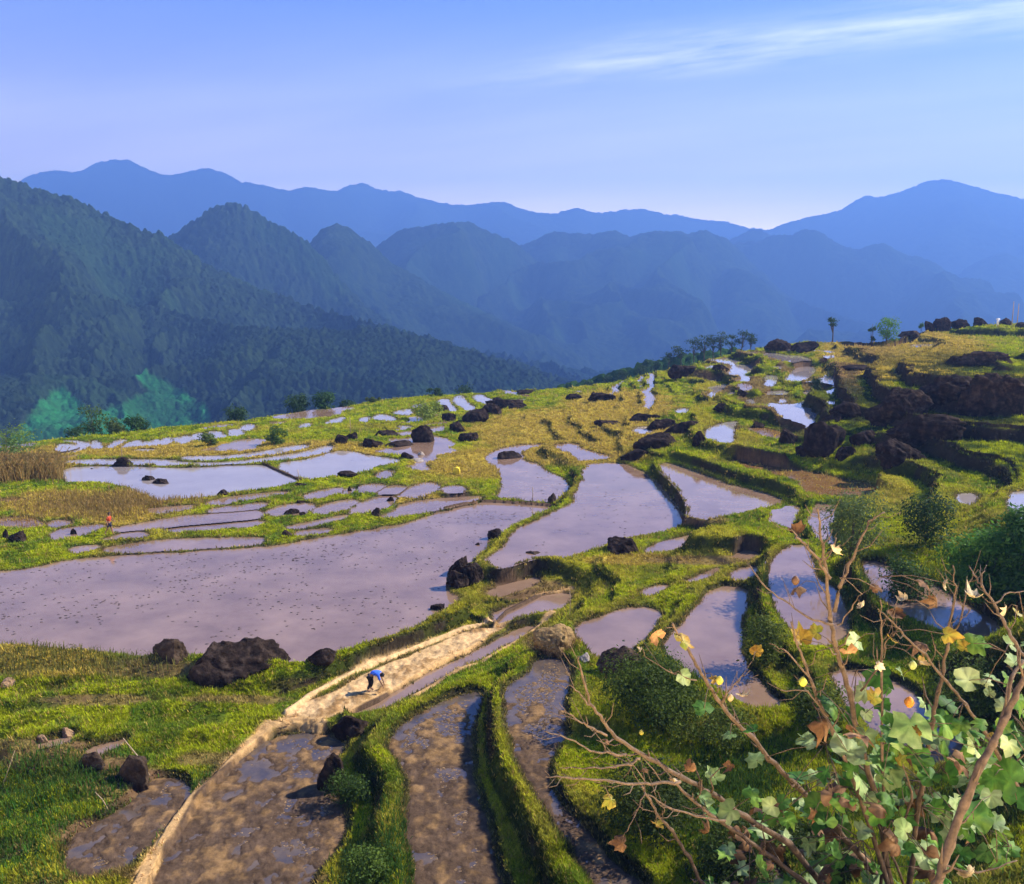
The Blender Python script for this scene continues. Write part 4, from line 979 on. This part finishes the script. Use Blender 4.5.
def head_bits(root, c, fw, r=.1):
    c = Vector(c); fw = Vector(fw).normalized(); bm = bmesh.new(); bmesh.ops.create_uvsphere(bm, u_segments=20, v_segments=14, radius=r*1.09)
    up = Vector((0, 0, 1)); s = fw.cross(up).normalized(); up = s.cross(fw)
    for v in list(bm.verts):
        p = v.co
        if p.y > r*.35 and p.z < r*.35: v.co = Vector((p.x*.9, r*.3, p.z*.9))
    for v in bm.verts: v.co = c+s*v.co.x+fw*(v.co.y-.012)+up*v.co.z*1.12
    me = bpy.data.meshes.new('hair'); bm.to_mesh(me); bm.free(); me.materials.append(M['hair']); [setattr(p, 'use_smooth', True) for p in me.polygons]
    h = bpy.data.objects.new('hair', me); COL.objects.link(h); h.parent = root
    t = Tubes(); n0 = c+fw*r*.92; t.add([n0+up*.02, n0+fw*.022-up*.015, n0-up*.022], [.008, .013, .01], 6); t.build('nose', M['skin'], root)
    for e in (-1, 1):
        t = Tubes(); p = c+fw*r*.86+s*.033*e+up*.015; t.add([p-s*.012, p+s*.012], [.006, .006], 6); t.build('eye', M['hair'], root)
    t = Tubes(); p = c+fw*r*.9-up*.05; t.add([p-s*.02, p+fw*.004, p+s*.02], [.004, .006, .004], 5); t.build('mouth', mat_noise('lips', (.2,.07,.05), (.25,.09,.07), 5, .6, 0), root)
# stooping farmer, facing right
J = [((0,0,.80),.12),((.16,0,.93),.12),((.36,0,.98),.13),((.50,0,.93),.06),((.60,0,.86),(.085,.09)),((.68,0,.78),(.06,.07)),
     ((.44,.19,.93),.05),((.50,.23,.64),.042),((.60,.20,.40),.03),((.44,-.19,.93),.05),((.54,-.23,.64),.042),((.66,-.18,.40),.03),
     ((-.02,.1,.74),.085),((.06,.12,.42),.06),((-.03,.12,.09),.042),((.12,.12,.04),.035),((-.02,-.1,.74),.085),((.02,-.12,.42),.06),((-.12,-.13,.09),.042),((.03,-.14,.04),.035)]
E = [(0,1),(1,2),(2,3),(3,4),(4,5),(2,6),(6,7),(7,8),(2,9),(9,10),(10,11),(0,12),(12,13),(13,14),(14,15),(0,16),(16,17),(17,18),(18,19)]
blue = mat_noise('blue_shirt_cloth', (.02,.09,.50), (.05,.16,.70), 6, .85, .01); dark = mat_noise('dark_trouser_cloth', (.008,.008,.012), (.02,.02,.03), 6, .9, .01)
sh = ([((.02,0,.84),.145),((.18,0,.97),.15),((.36,0,1.0),.155),((.46,0,.95),.10),((.44,.19,.94),.075),((.50,.23,.68),.062),((.44,-.19,.94),.075),((.53,-.23,.68),.062)], [(0,1),(1,2),(2,3),(2,4),(4,5),(2,6),(6,7)], blue)
tr = ([((-.01,0,.80),.145),((-.02,.1,.72),.105),((.06,.12,.42),.08),((-.02,.12,.15),.062),((-.02,-.1,.72),.105),((.02,-.12,.42),.08),((-.11,-.13,.15),.062)], [(0,1),(1,2),(2,3),(0,4),(4,5),(5,6)], dark)
g = ground_px(371, 691); g.z = zat(g.x, g.y)
person('person in a blue shirt and dark trousers stooping with hands to the pale mud', g, J, E, [(8,(.3,0,-1),(1,0,.2),(0,1,0)),(11,(.3,0,-1),(1,0,.2),(0,-1,0))], sh, tr, lambda r: head_bits(r, (.60,0,.86), (.65,0,-.75)), math.radians(-6))
# walking farmer, heading right
J = [((0,0,.92),.11),((.02,0,1.12),.11),((.05,0,1.34),.125),((.07,0,1.47),.05),((.08,0,1.58),(.08,.09)),((.09,0,1.67),(.075,.08)),
     ((.05,.17,1.38),.05),((.12,.22,1.12),.04),((.30,.2,1.02),.03),((.05,-.17,1.38),.05),((-.08,-.22,1.12),.04),((.0,-.22,.88),.03),
     ((0,.09,.86),.085),((.16,.09,.50),.06),((.20,.09,.10),.042),((.33,.09,.05),.035),((0,-.09,.86),.085),((-.06,-.09,.48),.06),((-.30,-.09,.16),.042),((-.20,-.09,.05),.035)]
red = mat_noise('red_shirt_cloth', (.35,.04,.015), (.5,.07,.02), 6, .85, .01); navy = mat_noise('navy_shorts_cloth', (.01,.012,.03), (.02,.025,.06), 6, .9, .01)
sh = ([((.0,0,.98),.135),((.02,0,1.14),.14),((.05,0,1.34),.15),((.06,0,1.42),.085),((.05,.17,1.37),.07),((.11,.22,1.18),.055),((.05,-.17,1.37),.07),((-.06,-.22,1.18),.055)], [(0,1),(1,2),(2,3),(2,4),(4,5),(2,6),(6,7)], red)
tr = ([((0,0,.93),.14),((.02,.09,.84),.11),((.13,.09,.56),.085),((0,-.09,.84),.11),((-.05,-.09,.55),.085)], [(0,1),(1,2),(0,3),(3,4)], navy)
g = ground_px(110, 535)
person('person in a red shirt and dark shorts walking along a green bund', g, J, E, [(8,(1,0,-.1),(0,0,1),(0,-1,0)),(11,(.3,0,-1),(1,0,.2),(0,1,0))], sh, tr, lambda r: head_bits(r, (.09,0,1.62), (1,0,-.1)))
# ------------------------------------------------------------------ foreground shrubs
r6 = np.random.default_rng(66)
LOBES = [(-90,.2),(-112,.6),(-140,.82),(-168,.96),(168,.88),(150,1.0),(136,1.12),(122,.9),(108,1.02),(90,1.34),(72,1.02),(58,.9),(44,1.12),(30,1.0),(12,.88),(-12,.96),(-40,.82),(-68,.6)]
OUT = np.array([(math.cos(math.radians(a))*q, math.sin(math.radians(a))*q) for a, q in LOBES])*.5
OUTR = [q for a, q in LOBES]
def leaf_geo(size, curl, fold, r):
    """lobed leaf: centre, middle ring and rim"""
    o = OUT*(1+.12*r.normal(size=(len(OUT), 1))); n = len(o)
    P = np.vstack([[0, 0], o*.5, o]); z = -curl*(P**2).sum(1)*1.6 + fold*np.abs(P[:, 0]) + .05*r.normal(size=len(P))*(np.hypot(*P.T) > .3)
    V = np.c_[P, z]*size
    Fc = [(0, 1+i, 1+(i+1) % n) for i in range(n)]
    Fq = [(1+i, 1+n+i, 1+n+(i+1) % n, 1+(i+1) % n) for i in range(n)]
    return V, Fc, Fq
def leaf_mat(name, c1, c2, c3, trans=.3, rough=.5):
    m, nt, bs = nodes(name); g = N(nt, 'ShaderNodeTexCoord'); n = noise_tex(nt, 14, 6, .6, g.outputs['Object'])
    n2 = noise_tex(nt, 3.5, 2, .5, g.outputs['Object'])
    ad = N(nt, 'ShaderNodeMix', data_type='FLOAT'); ad.inputs['Factor'].default_value = .6
    nt.links.new(n.outputs['Fac'], ad.inputs['A']); nt.links.new(n2.outputs['Fac'], ad.inputs['B'])
    r = ramp(nt, ad.outputs['Result'], [(.38, c1), (.5, c2), (.62, c3)]); at = N(nt, 'ShaderNodeAttribute'); at.attribute_name = 'Col'
    mm = N(nt, 'ShaderNodeMix', data_type='RGBA', blend_type='MULTIPLY'); mm.inputs['Factor'].default_value = 1
    nt.links.new(r.outputs[0], mm.inputs['A']); nt.links.new(at.outputs['Color'], mm.inputs['B']); ro = mm.outputs['Result']
    nt.links.new(ro, bs.inputs['Base Color'])
    bs.inputs['Roughness'].default_value = rough; bs.inputs['Specular IOR Level'].default_value = .2
    tr = N(nt, 'ShaderNodeBsdfTranslucent'); nt.links.new(ro, tr.inputs['Color']); ms = N(nt, 'ShaderNodeMixShader'); ms.inputs[0].default_value = trans
    nt.links.new(bs.outputs[0], ms.inputs[1]); nt.links.new(tr.outputs[0], ms.inputs[2]); nt.links.new(ms.outputs[0], nt.nodes['Material Output'].inputs['Surface'])
    bump(nt, bs, n.outputs['Fac'], .004)
    return m
LM = {'g': leaf_mat('green_leaf', (.025,.085,.015), (.06,.155,.02), (.14,.23,.03), .35, .6), 'p': leaf_mat('pale_leaf', (.08,.14,.04), (.18,.25,.09), (.30,.36,.16), .25, .6),
      'y': leaf_mat('yellow_leaf', (.20,.10,.015), (.34,.22,.03), (.20,.24,.03), .4), 'b': leaf_mat('dry_brown_leaf', (.035,.018,.010), (.12,.06,.025), (.26,.15,.07), .15, .8),
      'c': leaf_mat('dry_cream_leaf', (.22,.15,.08), (.45,.36,.20), (.6,.5,.3), .2, .8)}
TIP = np.random.default_rng(5)
def leaves(name, L, mk, parent, per=False):
    V = []; F3 = []; b = 0; outs = []
    for p, s, nrm, roll, curl in L:
        v, f3, f4 = leaf_geo(s, curl, TIP.uniform(.05, .35), TIP)
        q = Vector(nrm).to_track_quat('Z', 'Y').to_matrix() @ Matrix.Rotation(roll, 3, 'Z')
        v = v@np.array(q).T+np.array(p)
        fs = [tuple(x+b for x in f) for f in f3+f4]
        V.append(v); F3 += fs; b += len(v)
    o = mesh_py(name, np.vstack(V), F3, LM[mk], parent)
    n_ = len(OUT); vein = np.array([1.35]+[1.3 if OUTR[i] > .94 else .85 for i in range(n_)]+[1.1 if OUTR[i] > .94 else .9 for i in range(n_)])
    c = np.ones((len(L)*(1+2*n_), 4), np.float32); t_ = TIP.uniform(.75, 1.25, (len(L), 1)); c[:, :3] = (vein[None]*t_).reshape(-1)[:, None]
    at = o.data.color_attributes.new('Col', 'FLOAT_COLOR', 'POINT'); at.data.foreach_set('color', c.ravel()); return o
def shp(f, zx, zy): fr = FR[f]; return fr[0]+zx/fr[2], fr[1]+zy/fr[2]
def wpt(p, root): return at_d(p[0], p[1], p[2])
def shrub(name, label, rootxy, branches, leafs, buds=(), twigs=1.0, filler=(), seed=1):
    """branches: (list of (px,py,depth), r0, r1)"""
    r = np.random.default_rng(seed)
    rx, ry = rootxy; rz = zat(rx, ry); root = empty(name, (rx, ry, rz)); tag(root, label, 'shrub'); R0 = Vector((rx, ry, rz))
    ends = []; own_ = []; tbs = []
    for pts, r0, r1 in branches:
        W3 = [Vector(at_d(a, b, d)) for a, b, d in pts]
        # smooth with small kinks
        P = []
        for i in range(len(W3)-1):
            for k_ in range(4):
                t = k_/4; q = W3[i].lerp(W3[i+1], t); P.append(q+Vector(r.normal(0, .0035, 3)))
        P.append(W3[-1]); n = len(P); rad = [(r0+(r1-r0)*i/(n-1))*.95 for i in range(n)]
        # nodes on the bark
        rad = [q*(1.22 if i % 4 == 0 and i else 1) for i, q in enumerate(rad)]
        tb = Tubes(); tb.add([p-R0 for p in P], rad, 8)
        for i in range(2, n-1):
            if r.random() < .42*twigs:
                dv = (P[min(i+1, n-1)]-P[i-1]).normalized(); side = dv.cross(Vector(r.normal(size=3))).normalized()
                ln = r.uniform(.05, .20); q = P[i]; m_ = q+(dv*.5+side*.6)*ln*.5; e = m_+(dv*.7+side*.4+Vector((0, 0, .25)))*ln*.5
                tb.add([q-R0, m_-R0, e-R0], [rad[i]*.4, rad[i]*.3+.0006, .0012], 5); ends.append(e)
        ends.append(P[-1]); ends += P[len(P)//2:]; own_ += [len(tbs)]*(len(ends)-len(own_)); tbs.append(tb)
    groups = {}
    for zx, zy, sz, mk, d in leafs:
        x, y = shp('H', zx, zy); p = Vector(at_d(x, y, d)); s = sz/2.302/F*d*(1.05 if mk in 'gp' else .85)
        up = Vector((r.normal(0, .45), -.55+r.normal(0, .35), .75))
        if mk in 'bc': up = Vector(r.normal(size=3)); curl = r.uniform(.5, 1.3)
        else: curl = r.uniform(-.1, .45)
        groups.setdefault(mk, []).append((p-R0, s, up.normalized(), r.random()*6.283, curl))
    for x0, y0, x1, y1, n_, d0, d1, mks, s0, s1 in filler:
        for _ in range(n_):
            x, y = r.uniform(x0, x1), r.uniform(y0, y1); d = r.uniform(d0, d1); mk = mks[int(r.random()*len(mks))]
            up = Vector((r.normal(0, .6), -.4+r.normal(0, .5), .7)).normalized()
            groups.setdefault(mk, []).append((Vector(at_d(x, y, d))-R0, r.uniform(s0, s1), up, r.random()*6.283, r.uniform(-.1, .6) if mk in 'gpy' else r.uniform(.5, 1.3)))
    # petioles
    for mk, L in groups.items():
        for p, s, nrm, roll, c_ in L:
            P0 = p+R0; k_ = min(range(len(ends)), key=lambda i: (ends[i]-P0).length); e = ends[k_]
            if (e-P0).length < .5: tbs[own_[k_]].add([e-R0, (e+P0)/2-R0+Vector((0, 0, .02)), p], [.0024, .002, .0015], 4)
    for tb in tbs: tb.build('branch', M['bark'], root)
    NM = {'g': 'foliage', 'p': 'pale_foliage', 'y': 'yellow_foliage', 'b': 'dry_leaves', 'c': 'curled_dry_leaves'}
    for mk, L in groups.items(): leaves(NM[mk], L, mk, root)
    for zx, zy, sz, c in buds:
        x, y = shp('H', zx, zy); d = 4.0; p = Vector(at_d(x, y, d)); s = sz/2.302/F*d*.36
        bm = bmesh.new(); bmesh.ops.create_uvsphere(bm, u_segments=14, v_segments=10, radius=s)
        for v in bm.verts:
            z = v.co.z/s; an = math.atan2(v.co.y, v.co.x); k_ = 1+.12*math.cos(5*an); v.co.x *= k_*(1-.35*max(z, 0)); v.co.y *= k_*(1-.35*max(z, 0)); v.co.z *= 1.25
        me = bpy.data.meshes.new('flower_bud'); bm.to_mesh(me); bm.free(); me.materials.append(mat_noise('bud_'+str(int(zx)), tuple(np.array(c)*.6), c, 60, .6, .002)); [setattr(q, 'use_smooth', True) for q in me.polygons]
        o = bpy.data.objects.new('flower_bud', me); COL.objects.link(o); o.parent = root; o.location = p-R0
    return root
def br(f, d0, d1, *pts):
    n = len(pts); return [(*shp(f, *p), d0+(d1-d0)*i/max(n-1, 1)) for i, p in enumerate(pts)]
FR['X'] = (540, 640, 3.623)
SA = [ # bare branches reaching to the left
 (br('X',4.3,3.7,(1330,1150),(1100,1000),(942,870),(820,770),(700,690),(620,630),(540,570),(470,500)),.016,.006),
 (br('X',4.3,3.5,(1300,1200),(1080,960),(900,740),(740,640),(620,555),(520,500),(400,430),(270,350),(225,290),(180,230),(150,130),(140,60)),.019,.003),
 (br('X',3.6,3.4,(510,515),(420,523),(340,525),(200,505),(100,498),(20,495)),.008,.0025),
 (br('X',3.6,3.5,(360,430),(330,450),(270,460),(170,462),(90,463)),.007,.002),
 (br('X',3.6,3.45,(310,415),(240,412),(180,400),(100,355),(20,330)),.006,.002),
 (br('X',3.6,3.5,(240,345),(170,310),(130,285),(85,255)),.006,.002),
 (br('X',3.6,3.6,(180,240),(150,200),(110,165),(75,165)),.004,.0015),
 (br('X',3.9,3.7,(640,1000),(590,884),(540,790),(480,690),(430,640),(400,580),(370,530)),.011,.005),
 (br('X',3.7,3.6,(670,655),(560,640),(460,605),(390,560)),.006,.003),
 (br('X',4.4,4.0,(1500,1150),(1230,870),(1060,660),(920,520),(830,430),(765,350),(700,290),(640,210),(600,150),(570,90),(515,0),(480,-60)),.018,.005),
 (br('X',4.0,4.0,(570,150),(480,120),(380,60)),.004,.0015), (br('X',4.0,3.9,(660,230),(700,160),(760,110)),.004,.0015),
 (br('X',3.7,3.6,(383,545),(350,620),(318,690)),.004,.002),
]
LA = [(190,325,62,'y',4.0),(360,350,40,'y',4.1),(25,690,48,'y',3.5),(130,312,55,'b',4),(325,450,42,'c',4),(50,790,56,'b',3.6),(250,765,48,'b',3.7),(205,622,36,'b',3.7),(265,640,48,'p',4),(190,405,42,'p',4),(240,480,50,'g',4),(235,685,50,'p',3.9),(300,715,58,'p',3.9),(350,682,52,'g',3.9),(395,705,48,'p',4),(355,530,42,'g',4.1),(300,540,38,'p',4.1),(130,745,40,'y',3.7),(265,415,34,'y',4),(370,845,56,'g',3.8),(430,735,45,'g',4),(95,345,20,'c',4),(300,610,36,'b',3.9),(170,640,30,'c',3.7),(20,555,24,'b',3.6),(100,620,26,'b',3.6)]
shrub('shrub', 'half bare shrub sending long grey branches out to the left across the paddies', (1.75, 4.45), SA, LA, [(275,415,26,(.45,.4,.06)),(95,535,16,(.4,.35,.05))], 1.0, [(700,890,835,890,12,3.8,4.4,'gpb',.08,.12)], 3)
SB = [ # tall bare stems in the middle with leafy base
 (br('H',4.3,4.0,(690,1020),(670,884),(640,700),(600,560),(575,440),(555,380),(540,330),(532,270),(525,220),(518,160),(510,100),(505,60),(500,20)),.019,.004),
 (br('H',4.0,3.9,(528,180),(505,140),(480,110),(460,90),(440,68)),.009,.003),
 (br('H',4.1,4.2,(540,255),(552,200),(575,150),(600,90),(620,50),(655,28)),.011,.003),
 (br('H',4.1,4.2,(535,290),(480,270),(420,230),(380,200),(345,150)),.006,.002),
 (br('H',4.2,4.0,(700,1020),(650,840),(600,690),(540,540),(510,480),(490,430),(470,370),(455,330),(440,280)),.015,.004),
 (br('H',4.0,4.0,(480,405),(430,350),(390,330)),.005,.002), (br('H',4.0,4.0,(525,500),(480,440),(415,437)),.005,.003),
 (br('H',4.3,4.3,(700,1000),(715,860),(735,700),(765,500),(780,440),(790,390),(800,340),(805,300),(815,240),(820,200),(812,150)),.016,.003),
 (br('H',4.3,4.4,(800,340),(830,270),(850,190),(870,160)),.006,.002),
 (br('H',4.2,4.1,(640,980),(655,760),(650,560),(650,390),(648,300),(645,230)),.010,.003),
 (br('H',4.2,4.1,(600,440),(640,390),(655,330),(690,290)),.006,.002),
 (br('H',4.4,4.1,(960,660),(890,540),(840,470),(800,420),(750,360),(700,310),(665,275),(640,250)),.011,.003),
 (br('H',4.2,4.2,(690,760),(720,690),(700,620),(690,560)),.008,.004),
 (br('H',4.2,4.2,(700,884),(620,700),(560,600),(590,540)),.008,.004),
 (br('H',4.1,4.0,(545,290),(580,250),(600,215),(560,175)),.004,.0015),(br('H',4.1,4.1,(516,140),(540,110),(545,75)),.004,.0015),
]
GL = [(640,405,72,'g'),(590,325,48,'p'),(715,515,92,'p'),(640,592,78,'g'),(590,635,84,'p'),(700,690,64,'p'),(570,580,84,'p'),(485,555,56,'p'),(360,600,50,'p'),(800,470,60,'g'),(820,530,60,'g'),(790,590,60,'g'),(760,640,62,'g'),(820,650,50,'p'),(610,540,62,'p'),(540,480,70,'g'),(560,700,62,'g'),(520,740,52,'g'),(600,760,52,'p'),(640,720,60,'g'),(700,760,56,'p'),(740,800,60,'g'),(480,790,46,'p'),(550,805,52,'g'),(460,640,50,'g'),(500,640,56,'p'),(680,600,50,'g'),(740,560,60,'g'),(660,540,60,'g'),(500,700,60,'g'),(770,690,60,'g'),(650,470,42,'g'),(590,500,60,'g'),(610,440,52,'p'),(560,640,52,'g'),(540,560,62,'g'),(690,640,60,'p'),
 (500,305,50,'y'),(465,320,64,'y'),(670,320,38,'y'),(740,375,42,'y'),(800,310,56,'y'),(450,75,44,'b'),(455,200,50,'b'),(540,112,40,'c'),(640,205,40,'b'),(680,260,50,'b'),(570,350,56,'b'),(740,190,54,'b'),(775,235,44,'b'),(790,190,40,'c'),(740,330,58,'b'),(640,380,30,'c'),(600,245,30,'c'),(700,230,34,'c'),(690,600,40,'y'),(730,530,34,'y'),(470,420,30,'y')]
FRN = [(a, b, c, m_, 3.75+r6.random()*.7) for a, b, c, m_ in GL]
shrub('shrub', 'leafy shrub with tall bare stems, orange bud and lobed green leaves in the lower right', (2.05, 4.5), SB, FRN,
      [(712,465,32,(.75,.28,.03)),(720,380,26,(.35,.4,.12)),(467,418,28,(.5,.5,.06)),(450,185,26,(.12,.06,.03)),(300,455,22,(.4,.3,.15))], .9,
      [(815,715,975,890,110,3.8,5.0,'gggpgpb',.08,.15),(700,800,840,890,30,4.3,5.2,'ggpb',.08,.13),(760,800,900,890,26,3.9,4.5,'ggpb',.05,.10),(840,660,930,760,14,4.0,4.5,'gpy',.05,.09)], 5)
SC_ = [ # thick right stem
 (br('H',3.4,3.8,(750,960),(775,884),(805,790),(840,700),(880,610),(905,560),(930,510),(955,455),(980,400),(1010,330)),.022,.012),
 (br('H',3.7,3.9,(905,560),(935,480),(945,410),(975,370)),.011,.008),
 (br('H',3.9,4.2,(1010,420),(975,360),(950,320),(930,280),(905,240),(880,200),(862,175),(850,155)),.011,.003),
 (br('H',4.0,4.1,(905,240),(935,215),(975,210)),.005,.002), (br('H',4.1,4.2,(880,200),(880,170),(890,150)),.004,.0015),
 (br('H',3.9,4.0,(860,655),(900,640),(960,600),(1000,560)),.006,.003),
 (br('H',3.8,3.9,(790,840),(870,860),(960,830)),.006,.003),
]
LC = [(850,415,68,'p',3.9),(955,375,50,'p',3.9),(860,330,62,'g',4),(905,640,64,'g',3.8),(945,640,92,'g',3.9),(860,735,94,'g',3.6),(900,680,54,'p',3.7),(910,745,54,'p',3.8),(940,560,52,'p',3.9),(970,622,44,'p',4),(830,545,52,'g',4),(870,540,42,'g',4),(850,860,52,'c',3.8),(905,545,36,'y',4),(860,225,50,'c',4.1),(935,255,50,'c',4.1),(960,262,34,'y',4.1),(840,340,44,'y',4.1),(925,520,44,'g',4),(960,690,60,'g',3.9),(885,590,46,'g',3.8),(820,610,52,'g',4),(925,800,44,'g',4),(960,460,50,'g',4)]
shrub('shrub', 'thick brown stemmed shrub leaning in from the right edge with large dark leaves', (1.7, 3.6), SC_, LC, [], .7, [(960,720,1030,860,30,3.8,4.8,'gggp',.08,.14),(985,640,1030,720,10,3.9,4.3,'gp',.05,.1)], 7)
